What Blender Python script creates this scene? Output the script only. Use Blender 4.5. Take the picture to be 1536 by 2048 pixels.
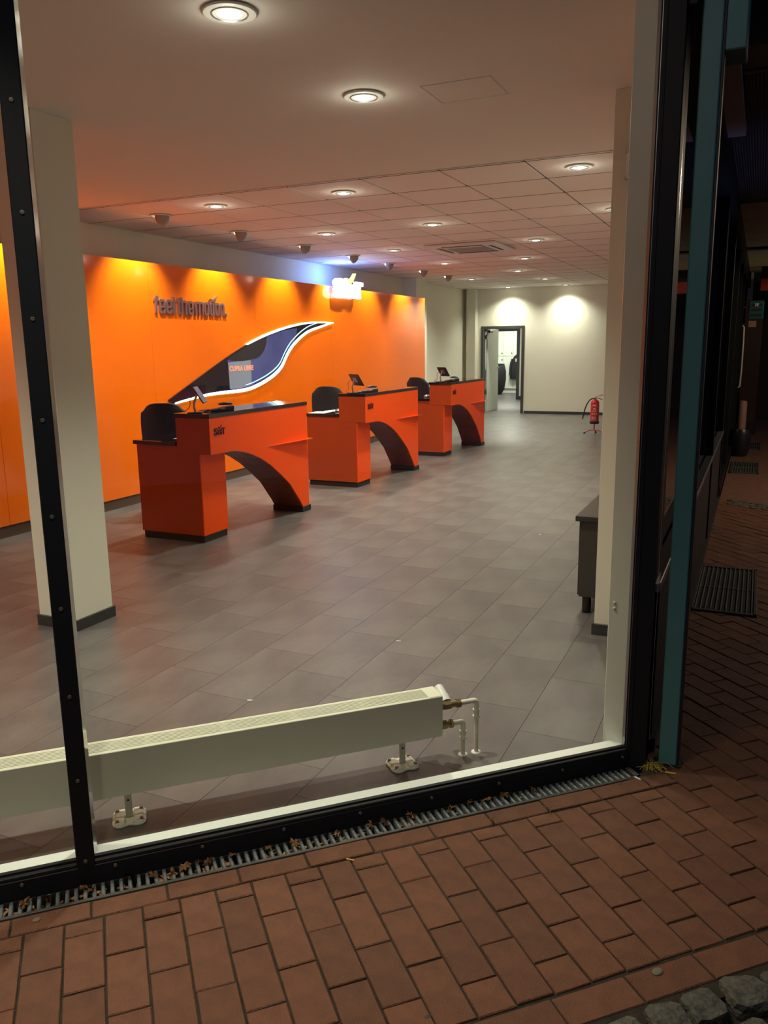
import bpy, bmesh, math, random
from mathutils import Vector, Matrix

for o in list(bpy.data.objects):
    bpy.data.objects.remove(o)
SC = bpy.context.scene
COL = SC.collection
R = math.radians
rnd = random.Random(7)

# ------------------------------------------------------------------ camera
W_, H_ = 1536, 2048
yaw, pitch, roll, fpx = .4305, .2015, -.0135, 1616.0
cam_d = bpy.data.cameras.new('camera')
cam = bpy.data.objects.new('camera', cam_d)
COL.objects.link(cam)
cy, sy, cp, sp = math.cos(yaw), math.sin(yaw), math.cos(pitch), math.sin(pitch)
fw = Vector((-sy * cp, cy * cp, -sp))
rt = Vector((cy, sy, 0))
up = rt.cross(fw)
cr, sr = math.cos(roll), math.sin(roll)
r2 = rt * cr + up * sr
u2 = -rt * sr + up * cr
mw = Matrix((r2, u2, -fw)).transposed().to_4x4()
mw.translation = Vector((0, 0, 1.6))
cam.matrix_world = mw
cam_d.sensor_fit = 'VERTICAL'
cam_d.sensor_height = 24.0
cam_d.lens = fpx / H_ * 24.0
cam_d.clip_start = .02
cam_d.clip_end = 200
SC.camera = cam

# ------------------------------------------------------------------ world, lights, exposure
SC.view_settings.view_transform = 'Standard'
SC.view_settings.look = 'None'
SC.view_settings.gamma = 1
SC.view_settings.use_curve_mapping = False
SC.view_settings.exposure = 0.14
SC.cycles.use_denoising = True
SC.cycles.max_bounces = 8
SC.cycles.diffuse_bounces = 5
SC.cycles.glossy_bounces = 4
SC.cycles.transparent_max_bounces = 12
SC.cycles.caustics_reflective = False
SC.cycles.caustics_refractive = False
SC.cycles.sample_clamp_indirect = 4.0
wd = bpy.data.worlds.new('night sky')
SC.world = wd
wd.use_nodes = True
wd.node_tree.nodes['Background'].inputs[0].default_value = (.030, .034, .062, 1)
wd.node_tree.nodes['Background'].inputs[1].default_value = 1.0

DOWN_P = 215.0      # watts of each recessed downlight
EYE_P = 105.0       # watts of each wall washer
STREET_P = 26.0
EXT_P = 105.0
LAMP_COL = (1.0, .955, .80)


def light(name, typ, loc, power, color, aim=None, size=.1, angle=None, blend=.3, parent=None, spread=None):
    d = bpy.data.lights.new(name, typ)
    d.energy = power
    d.color = color
    if typ == 'SPOT':
        d.spot_size = R(angle)
        d.spot_blend = blend
        d.shadow_soft_size = size
    elif typ == 'AREA':
        d.shape = 'DISK'
        d.size = size
        if spread:
            d.spread = R(spread)
    else:
        d.shadow_soft_size = size
    o = bpy.data.objects.new(name, d)
    COL.objects.link(o)
    o.location = loc
    v = (Vector(aim) - Vector(loc)) if aim else Vector((0, 0, -1))
    o.rotation_euler = v.to_track_quat('-Z', 'Y').to_euler()
    return o


# street lamps outside the frame: one behind the viewer, one further down the street, and two added soffit fills
light('street_lamp_light', 'AREA', (-2.2, -2.2, 4.2), STREET_P, (1.0, .84, .64), aim=(-.8, 1.9, 0), size=2.2)
light('street_lamp_light', 'AREA', (3.2, 9.5, 3.4), 85, (1.0, .78, .52), aim=(.2, 9.5, 0), size=.5)
light('sign_glow_light', 'POINT', (-6.08, 11.75, 2.72), 24, (.10, .28, 1.0), size=.08)
light('blue_soffit_fill', 'SPOT', (1.2, 7.2, .4), 60, (.25, .38, 1.0), aim=(.0, 7.1, 2.9), size=.3, angle=60, blend=.8)  # added unseen fill that tints the ribbed soffit blue
light('passage_soffit_fill', 'SPOT', (1.2, 15.6, .3), 30, (1.0, .85, .55), aim=(.4, 15.0, 2.9), size=.2, angle=120, blend=1.0)  # unseen warm fill, added to brighten the pale soffit board
# downlights in the soffit over the shop window, above and behind the frame
light('soffit_downlight_light', 'SPOT', (-1.36, .97, 3.05), EXT_P, (1.0, .91, .72), size=.05, angle=106, blend=1.0)
light('soffit_downlight_light', 'SPOT', (-2.9, -.55, 3.05), EXT_P, (1.0, .91, .72), size=.05, angle=106, blend=1.0)

# ------------------------------------------------------------------ materials
MATS = {}


def lin(c):
    return tuple((x / 12.92 if x <= .04045 else ((x + .055) / 1.055) ** 2.4) for x in [v / 255 for v in c]) + (1,)


def mat(name, rgb, rough=.5, metal=0.0, spec=.5, var=0.0, vscale=8.0, bump=0.0, bscale=60.0, coat=0.0,
        emit=None, estr=0.0, objvar=0.0, rgb2=None, stretch=None, sub=0.0):
    m = bpy.data.materials.new(name)
    m.use_nodes = True
    nt = m.node_tree
    b = nt.nodes['Principled BSDF']
    col = lin(rgb)
    b.inputs['Base Color'].default_value = col
    b.inputs['Roughness'].default_value = rough
    b.inputs['Metallic'].default_value = metal
    b.inputs['Specular IOR Level'].default_value = spec
    b.inputs['Coat Weight'].default_value = coat
    b.inputs['Coat Roughness'].default_value = .04
    tc = nt.nodes.new('ShaderNodeTexCoord')
    src = tc.outputs['Object']
    if stretch:
        mp = nt.nodes.new('ShaderNodeMapping')
        mp.inputs['Scale'].default_value = stretch
        nt.links.new(src, mp.inputs['Vector'])
        src = mp.outputs['Vector']
    last = None
    if var > 0 or rgb2:
        n = nt.nodes.new('ShaderNodeTexNoise')
        n.inputs['Scale'].default_value = vscale
        n.inputs['Detail'].default_value = 6
        n.inputs['Roughness'].default_value = .6
        nt.links.new(src, n.inputs['Vector'])
        rp = nt.nodes.new('ShaderNodeValToRGB')
        rp.color_ramp.elements[0].position = .32
        rp.color_ramp.elements[1].position = .68
        c2 = lin(rgb2) if rgb2 else tuple(x * (1 + var) for x in col[:3]) + (1,)
        c1 = col if rgb2 else tuple(x * (1 - var) for x in col[:3]) + (1,)
        rp.color_ramp.elements[0].color = c1
        rp.color_ramp.elements[1].color = tuple(min(1, x) for x in c2)
        nt.links.new(n.outputs['Fac'], rp.inputs['Fac'])
        last = rp.outputs['Color']
    if objvar > 0:
        oi = nt.nodes.new('ShaderNodeObjectInfo')
        mr = nt.nodes.new('ShaderNodeMapRange')
        mr.inputs['To Min'].default_value = 1 - objvar
        mr.inputs['To Max'].default_value = 1 + objvar
        nt.links.new(oi.outputs['Random'], mr.inputs['Value'])
        mx = nt.nodes.new('ShaderNodeMix')
        mx.data_type = 'RGBA'
        mx.blend_type = 'MULTIPLY'
        mx.inputs['Factor'].default_value = 1
        if last:
            nt.links.new(last, mx.inputs['A'])
        else:
            mx.inputs['A'].default_value = col
        nt.links.new(mr.outputs['Result'], mx.inputs['B'])
        last = mx.outputs['Result']
    if last:
        nt.links.new(last, b.inputs['Base Color'])
    if bump > 0:
        n2 = nt.nodes.new('ShaderNodeTexNoise')
        n2.inputs['Scale'].default_value = bscale
        n2.inputs['Detail'].default_value = 5
        nt.links.new(src, n2.inputs['Vector'])
        bp = nt.nodes.new('ShaderNodeBump')
        bp.inputs['Strength'].default_value = bump
        bp.inputs['Distance'].default_value = .01
        nt.links.new(n2.outputs['Fac'], bp.inputs['Height'])
        nt.links.new(bp.outputs['Normal'], b.inputs['Normal'])
    if emit:
        b.inputs['Emission Color'].default_value = lin(emit)
        b.inputs['Emission Strength'].default_value = estr
    MATS[name] = m
    return m


def glass_mat():
    m = bpy.data.materials.new('shop window glass')
    m.use_nodes = True
    nt = m.node_tree
    nt.nodes.clear()
    out = nt.nodes.new('ShaderNodeOutputMaterial')
    tr = nt.nodes.new('ShaderNodeBsdfTransparent')
    tr.inputs['Color'].default_value = (.93, .95, .93, 1)
    gl = nt.nodes.new('ShaderNodeBsdfGlossy')
    gl.inputs['Roughness'].default_value = 0.0
    lw = nt.nodes.new('ShaderNodeLayerWeight')
    pw = nt.nodes.new('ShaderNodeMath')
    pw.operation = 'POWER'
    pw.inputs[1].default_value = 5
    nt.links.new(lw.outputs['Facing'], pw.inputs[0])
    fr = nt.nodes.new('ShaderNodeMath')
    fr.operation = 'MULTIPLY_ADD'
    fr.inputs[1].default_value = .92
    fr.inputs[2].default_value = .035
    nt.links.new(pw.outputs[0], fr.inputs[0])
    mx = nt.nodes.new('ShaderNodeMixShader')
    nt.links.new(fr.outputs[0], mx.inputs[0])
    nt.links.new(tr.outputs[0], mx.inputs[1])
    nt.links.new(gl.outputs[0], mx.inputs[2])
    nt.links.new(mx.outputs[0], out.inputs[0])
    return m


M_glass = glass_mat()
M_wall = mat('white painted plaster', (226, 224, 208), .75, bump=.04, bscale=120)
M_ceil = mat('white painted ceiling', (234, 226, 218), .8)
M_tile = mat('mineral ceiling tile', (238, 228, 222), .85, bump=.08, bscale=220, objvar=.012)
M_rail = mat('white ceiling rail', (205, 200, 196), .4)
M_rec = mat('shadow grey recessed rail', (104, 90, 84), .7)
M_gap = mat('dark void', (30, 28, 28), .9)
M_floor = mat('slate look vinyl', (82, 78, 78), .38, spec=.5, rgb2=(106, 102, 98), vscale=4, bump=.16, bscale=14, objvar=.06, stretch=(1, .45, 1))
M_base = mat('dark grey skirting', (52, 52, 52), .5)
M_orange = mat('orange glass panel', (255, 118, 6), .13, spec=.5, coat=.3)
M_desk = mat('orange red back painted glass', (255, 84, 0), .16, spec=.3)
M_desk_shaded = mat('orange desk panel darkened for shade', (172, 66, 22), .18)  # desk orange darkened, the dimmer light on the end faces is in the colour
M_edge = mat('bronze edge strip', (134, 92, 30), .4)
M_brown = mat('dark brown laminate', (128, 70, 58), .45)
M_gloss = mat('black gloss worktop', (26, 22, 22), .07, coat=.5)
M_black = mat('black anodised frame', (20, 23, 27), .5, spec=.25, bump=.03, bscale=90)
M_gasket = mat('black rubber gasket', (14, 15, 18), .6)
M_plinth = mat('dark plinth', (34, 30, 28), .5)
M_steelw = mat('white lacquered steel', (222, 228, 212), .22, spec=.5, coat=.2)
M_polish = mat('polished aluminium profile', (220, 218, 214), .12, metal=.9)
M_sill = mat('white window board', (240, 244, 236), .3)
M_rad = mat('radiator enamel', (222, 222, 200), .33)
M_brass = mat('tarnished brass', (146, 128, 92), .38, metal=.8, var=.2, vscale=40)
M_pipe = mat('painted white pipe', (224, 220, 200), .4, var=.04, vscale=40)
M_castw = mat('rough white cast plate', (242, 240, 226), .5, rgb2=(196, 186, 160), vscale=34, bump=.4, bscale=50)
M_bolt = mat('dull bolt', (120, 116, 104), .45, metal=.7)
M_teal = mat('teal painted steel', (84, 140, 138), .42, bump=.03, bscale=40, var=.06, vscale=6)
M_brick = mat('red clinker paver', (98, 60, 39), .74, rgb2=(116, 73, 48), vscale=14, bump=.55, bscale=210, objvar=.15)
M_joint = mat('dark joint sand with moss', (34, 29, 23), .95, rgb2=(56, 48, 34), vscale=25, bump=.5, bscale=120)
M_cobble = mat('grey granite cobble', (58, 58, 52), .8, rgb2=(104, 100, 88), vscale=38, bump=1.0, bscale=75, objvar=.2)
M_grate = mat('galvanised grate bar', (110, 116, 116), .45, metal=.35, var=.25, vscale=30, bump=.1, bscale=90)
M_gratef = mat('grate frame', (86, 82, 76), .5, metal=.4, var=.2, vscale=30)
M_grime = mat('grimy drain channel', (28, 24, 20), .9, var=.3, vscale=30)
M_leaf = mat('dry brown leaf', (116, 72, 40), .7, rgb2=(168, 122, 72), vscale=30, objvar=.28)
M_grass = mat('dry straw grass', (186, 162, 66), .8, objvar=.1)
M_chair = mat('black chair fabric', (34, 33, 36), .85, bump=.2, bscale=300)
M_plast = mat('black plastic', (30, 28, 30), .35)
M_metal = mat('brushed metal', (160, 160, 165), .3, metal=.9)
M_chrome = mat('satin dark chrome', (196, 166, 172), .24, metal=.85)
M_red = mat('red extinguisher paint', (196, 22, 26), .25, coat=.3)
M_label = mat('pale print', (226, 190, 182), .6)
M_lamp = mat('lit lamp diffuser', (255, 250, 225), .5, emit=(255, 250, 222), estr=10)
M_white = mat('white plastic', (222, 220, 214), .45)
M_led = mat('led tube light', (235, 255, 255), .4, emit=(214, 246, 255), estr=7)
M_led2 = mat('thin cyan led line', (160, 230, 240), .4, emit=(150, 226, 240), estr=1.6)
M_sign = mat('lit white sign letter', (255, 255, 255), .4, emit=(214, 232, 255), estr=4.5)
M_signedge = mat('lit blue sign return', (120, 150, 255), .4, emit=(70, 120, 255), estr=5)
M_signor = mat('lit yellow sign swoosh', (255, 230, 150), .4, emit=(255, 226, 120), estr=2.2)
M_piano = mat('piano black glass', (34, 26, 36), .06, coat=.6)
M_screen = mat('switched screen glass', (78, 80, 122), .08, emit=(70, 76, 130), estr=.55, rgb2=(46, 48, 84), vscale=1.6)
M_screen2 = mat('pale screen area', (120, 126, 140), .08, emit=(120, 124, 140), estr=.5)
M_dblob = mat('dark screen shape', (52, 48, 54), .08, coat=.3)
M_stext = mat('lit orange screen text', (240, 140, 110), .4, emit=(236, 128, 96), estr=.9)
M_logo = mat('dark aubergine logo letter', (60, 10, 22), .3)
M_door = mat('pale grey door leaf', (206, 212, 206), .4)
M_frame = mat('anthracite door frame', (62, 62, 64), .45)
M_locker = mat('white locker front', (220, 226, 216), .4)
M_cab = mat('dark grey cabinet', (62, 60, 54), .45)
M_cabtop = mat('charcoal cabinet top', (52, 48, 48), .28)
M_dglass = mat('dark window glass', (24, 27, 44), .02, spec=.9, coat=.5)  # bluish base colour stands in for the reflected night sky
M_dark = mat('dark facade', (24, 22, 22), .55)
M_soffit = mat('ribbed metal soffit', (96, 88, 80), .35, metal=.3)
M_soffit2 = mat('pale soffit board', (150, 138, 112), .7, var=.12, vscale=3)
M_orband = mat('orange fascia sign', (200, 60, 20), .5)
M_bback = mat('brown building wall', (60, 40, 32), .8, var=.1, vscale=3)
M_tbox = mat('teal sign box', (30, 78, 80), .4)
M_pinkish = mat('small brown plate', (140, 104, 94), .6)
M_paper = mat('white paper', (240, 238, 240), .6)
M_gold = mat('straw yellow', (210, 160, 60), .6)
M_asph = mat('outer paving ground', (120, 82, 64), .8, rgb2=(98, 66, 52), vscale=14, bump=.3, bscale=60)
M_gum = mat('flattened grey stone', (112, 108, 88), .7)
M_clear = mat('orange glass ledge', (255, 96, 40), .1, coat=.5)
M_coat = mat('black jacket cloth', (26, 26, 30), .85, bump=.3, bscale=30)


# ------------------------------------------------------------------ builders
class MB:
    def __init__(s):
        s.bm = bmesh.new()

    def box(s, x0, x1, y0, y1, z0, z1, bev=0, seg=1):
        t = bmesh.new()
        vs = [t.verts.new(p) for p in ((x0, y0, z0), (x1, y0, z0), (x1, y1, z0), (x0, y1, z0),
                                       (x0, y0, z1), (x1, y0, z1), (x1, y1, z1), (x0, y1, z1))]
        for f in ((0, 3, 2, 1), (4, 5, 6, 7), (0, 1, 5, 4), (1, 2, 6, 5), (2, 3, 7, 6), (3, 0, 4, 7)):
            t.faces.new([vs[i] for i in f])
        if bev:
            bmesh.ops.bevel(t, geom=list(t.edges), offset=bev, segments=seg, affect='EDGES', clamp_overlap=True)
        return s._add(t)

    def _add(s, t, M=None):
        me = bpy.data.meshes.new('tmp')
        if M is not None:
            t.transform(M)
        t.to_mesh(me)
        t.free()
        s.bm.from_mesh(me)
        bpy.data.meshes.remove(me)
        return s

    def obox(s, c, size, rot, bev=0):
        m = MB()
        m.box(-size[0] / 2, size[0] / 2, -size[1] / 2, size[1] / 2, -size[2] / 2, size[2] / 2, bev)
        M = Matrix.Translation(c) @ (rot if isinstance(rot, Matrix) else Matrix.Rotation(rot, 4, 'Z'))
        return s._add(m.bm, M)

    def prism(s, pts, a0, a1, axis='z', bev=0):
        """pts 2D polygon extruded along axis: z:(x,y) x:(y,z) y:(x,z)"""
        t = bmesh.new()

        def P(p, a):
            return {'z': (p[0], p[1], a), 'x': (a, p[0], p[1]), 'y': (p[0], a, p[1])}[axis]
        lo = [t.verts.new(P(p, a0)) for p in pts]
        hi = [t.verts.new(P(p, a1)) for p in pts]
        n = len(pts)
        t.faces.new(lo)
        t.faces.new(hi)
        for i in range(n):
            t.faces.new((lo[i], lo[(i + 1) % n], hi[(i + 1) % n], hi[i]))
        bmesh.ops.recalc_face_normals(t, faces=t.faces)
        if bev:
            bmesh.ops.bevel(t, geom=list(t.edges), offset=bev, segments=1, affect='EDGES', clamp_overlap=True)
        return s._add(t)

    def cyl(s, p0, p1, r, seg=12, r1=None, cap=True):
        p0, p1 = Vector(p0), Vector(p1)
        d = p1 - p0
        t = bmesh.new()
        bmesh.ops.create_cone(t, cap_ends=cap, segments=seg, radius1=r, radius2=r if r1 is None else r1, depth=d.length)
        M = Matrix.Translation((p0 + p1) / 2) @ d.to_track_quat('Z', 'Y').to_matrix().to_4x4()
        return s._add(t, M)

    def lathe(s, prof, c=(0, 0, 0), seg=24, axis=(0, 0, 1)):
        t = bmesh.new()
        rings = []
        for r, z in prof:
            rings.append([t.verts.new((r * math.cos(2 * math.pi * i / seg), r * math.sin(2 * math.pi * i / seg), z)) for i in range(seg)])
        for a, b in zip(rings, rings[1:]):
            for i in range(seg):
                t.faces.new((a[i], a[(i + 1) % seg], b[(i + 1) % seg], b[i]))
        if prof[0][0] > 1e-5:
            t.faces.new(list(reversed(rings[0])))
        if prof[-1][0] > 1e-5:
            t.faces.new(rings[-1])
        bmesh.ops.remove_doubles(t, verts=t.verts, dist=1e-6)
        M = Matrix.Translation(c) @ Vector(axis).to_track_quat('Z', 'Y').to_matrix().to_4x4()
        return s._add(t, M)

    def tube(s, pts, r, seg=8, smooth=0, rs=None):
        pts = [Vector(p) for p in pts]
        for _ in range(smooth):
            q = [pts[0]]
            for a, b in zip(pts, pts[1:]):
                q += [a * .75 + b * .25, a * .25 + b * .75]
            q.append(pts[-1])
            pts = q
        t = bmesh.new()
        rings = []
        n = len(pts)
        ref = None
        for i, p in enumerate(pts):
            d = (pts[min(i + 1, n - 1)] - pts[max(i - 1, 0)]).normalized()
            if ref is None:
                ref = d.orthogonal().normalized()
            ref = (ref - d * ref.dot(d)).normalized()
            bn = d.cross(ref)
            rr = r if rs is None else r * rs[min(len(rs) - 1, int(i / n * len(rs)))]
            rings.append([t.verts.new(p + ref * rr * math.cos(2 * math.pi * k / seg) + bn * rr * math.sin(2 * math.pi * k / seg)) for k in range(seg)])
        for a, b in zip(rings, rings[1:]):
            for k in range(seg):
                t.faces.new((a[k], a[(k + 1) % seg], b[(k + 1) % seg], b[k]))
        t.faces.new(list(reversed(rings[0])))
        t.faces.new(rings[-1])
        return s._add(t)

    def mesh(s, name, m, smooth=False):
        bmesh.ops.recalc_face_normals(s.bm, faces=s.bm.faces)
        me = bpy.data.meshes.new(name)
        s.bm.to_mesh(me)
        s.bm.free()
        if m:
            me.materials.append(m)
        if smooth:
            for p in me.polygons:
                p.use_smooth = True
            try:
                me.set_sharp_from_angle(angle=R(35))
            except Exception:
                pass
        return me

    def build(s, name, m, parent=None, loc=None, rot=None, smooth=False):
        o = bpy.data.objects.new(name, s.mesh(name, m, smooth))
        COL.objects.link(o)
        if parent:
            o.parent = parent
        if loc:
            o.location = loc
        if rot:
            o.rotation_euler = rot
        return o


def inst(name, me, parent=None, loc=(0, 0, 0), rot=(0, 0, 0), scale=None):
    o = bpy.data.objects.new(name, me)
    COL.objects.link(o)
    if parent:
        o.parent = parent
    o.location = loc
    o.rotation_euler = rot
    if scale:
        o.scale = scale
    return o


def tag(o, label=None, cat=None, group=None, kind=None):
    if label:
        o['label'] = label
    if cat:
        o['category'] = cat
    if group:
        o['group'] = group
    if kind:
        o['kind'] = kind
    return o


def thing(name, label, cat, loc=(0, 0, 0), rotz=0.0, group=None, kind=None):
    o = bpy.data.objects.new(name, None)
    o.empty_display_size = .1
    COL.objects.link(o)
    o.location = loc
    o.rotation_euler = (0, 0, rotz)
    return tag(o, label, cat, group, kind)


def copy_tree(o, parent=None):
    c = o.copy()
    COL.objects.link(c)
    if parent:
        c.parent = parent
    for ch in list(o.children):
        copy_tree(ch, c)
    return c


def text_mesh(txt, size, extrude, mt, offset=0.0, bevel=0.0):
    cu = bpy.data.curves.new('letters', 'FONT')
    cu.body = txt
    cu.size = size
    cu.extrude = extrude
    cu.offset = offset
    cu.bevel_depth = bevel
    cu.resolution_u = 3
    o = bpy.data.objects.new('letters', cu)
    COL.objects.link(o)
    dg = bpy.context.evaluated_depsgraph_get()
    dg.update()
    me = bpy.data.meshes.new_from_object(o.evaluated_get(dg))
    bpy.data.objects.remove(o)
    bpy.data.curves.remove(cu)
    me.materials.clear()
    me.materials.append(mt)
    xs = [v.co.x for v in me.vertices] or [0, 0]
    return me, min(xs), max(xs)


def basis(xa, ya, za, o):
    M = Matrix((Vector(xa), Vector(ya), Vector(za))).transposed().to_4x4()
    M.translation = Vector(o)
    return M


# ------------------------------------------------------------------ facade frame of reference
P0 = Vector((-.294, 3.076, 0))
TH = R(44.3)
T = Vector((math.cos(TH), math.sin(TH), 0))
N = Vector((T.y, -T.x, 0))
FROT = math.pi + TH          # local x = away from the corner, local y = outward, z up


def FW(s, d, z=0.0):
    return P0 - T * s + N * d + Vector((0, 0, z))


GZ = -.06                     # pavement level
ZS, ZT = 2.83, 2.91           # smooth and tiled ceiling heights
XL, YF, XR = -6.5, 19.0, -.42

# ------------------------------------------------------------------ room shell
def clip_poly(poly, dmax):
    """keep the inner side of the facade line (D < dmax)"""
    out = []
    f = lambda p: (Vector((p[0], p[1], 0)) - P0).dot(N) - dmax
    for a, b in zip(poly, poly[1:] + poly[:1]):
        fa, fb = f(a), f(b)
        if fa <= 0:
            out.append(a)
        if fa * fb < 0:
            t = fa / (fa - fb)
            out.append((a[0] + (b[0] - a[0]) * t, a[1] + (b[1] - a[1]) * t))
    return out


floor = MB()
floor.prism(clip_poly([(XL - .1, -5.5), (XR + .14, -5.5), (XR + .14, YF + .1), (XL - .1, YF + .1)], -.13), -.06, -.003, 'z')
floor = floor.build('floor', M_gap)
tag(floor, 'grey brown slate look vinyl tile floor of the shop', 'floor', kind='structure')
PW, PL = .305, .61
cells = []
for i in range(-1, 21):
    x1 = -.815 + .305 * 2 - PW * i
    x0 = x1 - PW
    off = (i % 3) * PL / 3
    for j in range(-10, 34):
        y0 = 3.11 - .2 + off + PL * j
        y1 = y0 + PL
        if y0 > YF or x0 > XR + .12 or x1 < XL:
            continue
        poly = clip_poly([(max(x0, XL), max(y0, -4)), (min(x1, XR + .12), max(y0, -4)), (min(x1, XR + .12), min(y1, YF)), (max(x0, XL), min(y1, YF))], -.13)
        if len(poly) < 3 or y1 < -4:
            continue
        cx = sum(p[0] for p in poly) / len(poly)
        cy_ = sum(p[1] for p in poly) / len(poly)
        cells.append((math.hypot(cx, cy_) + (6 if cx < -4.3 and cy_ < 2.5 else 0), cx, cy_, poly))
cells.sort()
g = .0009
tile_full = None
rest = MB()
for k, (dd, cx, cy_, poly) in enumerate(cells):
    pl = [(p[0] + (g if p[0] < cx else -g), p[1] + (g if p[1] < cy_ else -g)) for p in poly]
    if k < 290:
        m = MB()
        m.prism([(p[0] - cx, p[1] - cy_) for p in pl], -.003, 0, 'z')
        m.build('floor_tile', M_floor, floor, loc=(cx, cy_, 0))
    else:
        rest.prism(pl, -.003, 0, 'z')
ro = rest.build('floor_tile', M_floor, floor)
tag(ro, kind='stuff')

# walls
w = MB(); w.box(XL - .2, XL, -6, YF + .2, 0, 3.1)
tag(w.build('wall_left', M_wall), 'cream wall rising above and beyond the orange panelling', 'wall', kind='structure')
w = MB()
w.box(XL - .2, -6.1, YF, YF + .15, 0, 3.1)
w.box(-5.04, XR + .2, YF, YF + .15, 0, 3.1)
w.box(-6.1, -5.04, YF, YF + .15, 2.05, 3.1)
tag(w.build('wall_far', M_wall), 'cream far wall with the open doorway', 'wall', kind='structure')
w = MB(); w.box(XR, XR + .03, 3.35, YF, 0, 3.1)
tag(w.build('wall_right', M_wall), 'inner cream wall on the right, mostly behind the post', 'wall', kind='structure')
w = MB()
w.box(XL - .2, XL + .02, -6, -5.9, 0, 3)
w.bm.free()
b = MB()
b.box(-5.02, XR, YF - .015, YF, 0, .065)
tag(b.build('baseboard_far', M_base), 'dark skirting along the far wall', 'skirting', kind='structure')
b = MB()
b.box(XL, XL + .015, 14.9, YF, 0, .065)
tag(b.build('baseboard_left', M_base), 'dark skirting along the left wall past the orange panels', 'skirting', kind='structure')
# pilasters on the left wall and corner pipe boxing
b = MB(); b.box(XL, XL + .28, 15.2, 15.75, 0, ZT)
tag(b.build('pilaster', M_wall), 'cream wall pilaster behind the end of the orange panelling', 'pilaster', kind='structure')
b = MB(); b.box(-6.40, -6.18, YF - .22, YF, 0, ZT)
tag(b.build('pipe_boxing', M_wall), 'narrow cream boxing in the far left room corner', 'boxing', kind='structure')

# smooth ceiling
c = MB()
ce = clip_poly([(XL, -6), (XR + .25, -6), (XR + .25, 5.87 * .975), (XL, 5.87 * .975)], -.07)
c.prism(ce, ZS, ZS + .03, 'z')
c.box(-.96, XR + .1, 5.7233, YF, ZS, ZS + .03)
ceiling = c.build('ceiling', M_ceil)
tag(ceiling, 'smooth white ceiling nearest the window and tiled ceiling beyond', 'ceiling', kind='structure')
c = MB(); c.box(XL, XR, 5.5, YF, ZT + .02, ZT + .05); c.box(-.97, -.96, 5.7, YF, ZS, ZT + .05); c.box(XL, -.97, 5.70, YF, ZT + .012, ZT + .02)
c.prism(clip_poly([(XL - .2, -6.5), (XR + .6, -6.5), (XR + .6, YF), (XL - .2, YF)], .0), 3.1, 3.16, 'z')
c.build('ceiling_void', M_rec, ceiling)
hm = MB()
for a in ((-1.585, -1.58, 3.93, 4.24), (-1.235, -1.23, 3.93, 4.24), (-1.585, -1.23, 3.93, 3.935), (-1.585, -1.23, 4.235, 4.24)):
    hm.box(a[0], a[1], a[2], a[3], ZS - .002, ZS)
hatch = hm.build('access_hatch', M_rail)
tag(hatch, 'small square access hatch flush in the smooth ceiling', 'hatch')
hm = MB(); hm.box(-1.578, -1.237, 3.937, 4.233, ZS - .0015, ZS)
hm.build('hatch_panel', M_ceil, hatch)

# tiles: columns in X pitch .667, rows in Y pitch .68
gx = [-.993 - .667 * i for i in range(9)] + [XL]
gy = [5.70] + [6.15 + .68 * i for i in range(19)] + [YF]
AC = (-4.15, -3.16, 10.38, 11.36)
tiles = {}
for i in range(len(gx) - 1):
    for j in range(len(gy) - 1):
        x1, x0 = gx[i], gx[i + 1]
        y0, y1 = gy[j], gy[j + 1]
        if x1 - x0 < .05:
            continue
        if x0 > AC[0] - .1 and x1 < AC[1] + .15 and y0 > AC[2] - .3 and y1 < AC[3] + .3 and False:
            continue
        key = (round(x1 - x0, 3), round(y1 - y0, 3))
        if key not in tiles:
            m = MB()
            hx, hy = key[0] / 2 - .008, key[1] / 2 - .005
            m.box(-hx, hx, -hy, hy, 0, .014, .003)
            tiles[key] = m.mesh('ceiling_tile', M_tile)
        inst('ceiling_tile', tiles[key], ceiling, ((x0 + x1) / 2, (y0 + y1) / 2, ZT + rnd.uniform(0, .001)))
for i, x in enumerate(gx[:-1]):
    m = MB(); m.box(-.012, .012, 5.7, YF, ZT + .008, ZT + .02)
    m.build('ceiling_rail', M_rec, ceiling, loc=(x, 0, 0))
for y in gy[1:-1]:
    m = MB(); m.box(XL, -1.0, -.0045, .0045, ZT - .0008, ZT + .015)
    m.build('cross_rail', M_rec, ceiling, loc=(0, y, 0))
m = MB()
m.box(XL, -.96, 5.716, 5.728, ZS - .004, ZS + .01)
m.box(-.972, -.958, 5.72, YF, ZS - .004, ZS + .01)
m.build('edge_trim', M_rail, ceiling)

# ------------------------------------------------------------------ pillars
def pillar(x0, x1, y0, y1, label):
    t = thing('pillar', label, 'pillar', ((x0 + x1) / 2, (y0 + y1) / 2, 0), kind='structure')
    hx, hy = (x1 - x0) / 2, (y1 - y0) / 2
    m = MB(); m.box(-hx, hx, -hy, hy, 0, ZS, .002)
    m.build('pillar_shaft', M_wall, t)
    m = MB(); m.box(-hx - .012, hx + .012, -hy - .012, hy + .012, 0, .065, .002)
    m.build('baseboard', M_base, t)
    return t


pillar(-3.80, -3.505, 3.33, 3.62, 'square white pillar on the left behind the black window mullion')
pillar(-.738, -.44, 4.414, 4.71, 'white square pillar on the right beside the dark cabinet')
t = thing('door_sensor', 'small white cylindrical fitting high on the right pillar', 'sensor', (-.655, 4.40, 2.47))
m = MB(); m.cyl((0, 0, -.055), (0, 0, .055), .016, 14); m.build('sensor_body', M_white, t, smooth=True)
m = MB(); m.cyl((0, 0, .055), (0, 0, .068), .019, 14); m.build('sensor_cap', M_metal, t, smooth=True)
m = MB(); m.cyl((0, 0, -.068), (0, 0, -.055), .019, 14); m.build('sensor_cap', M_metal, t, smooth=True)

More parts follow.
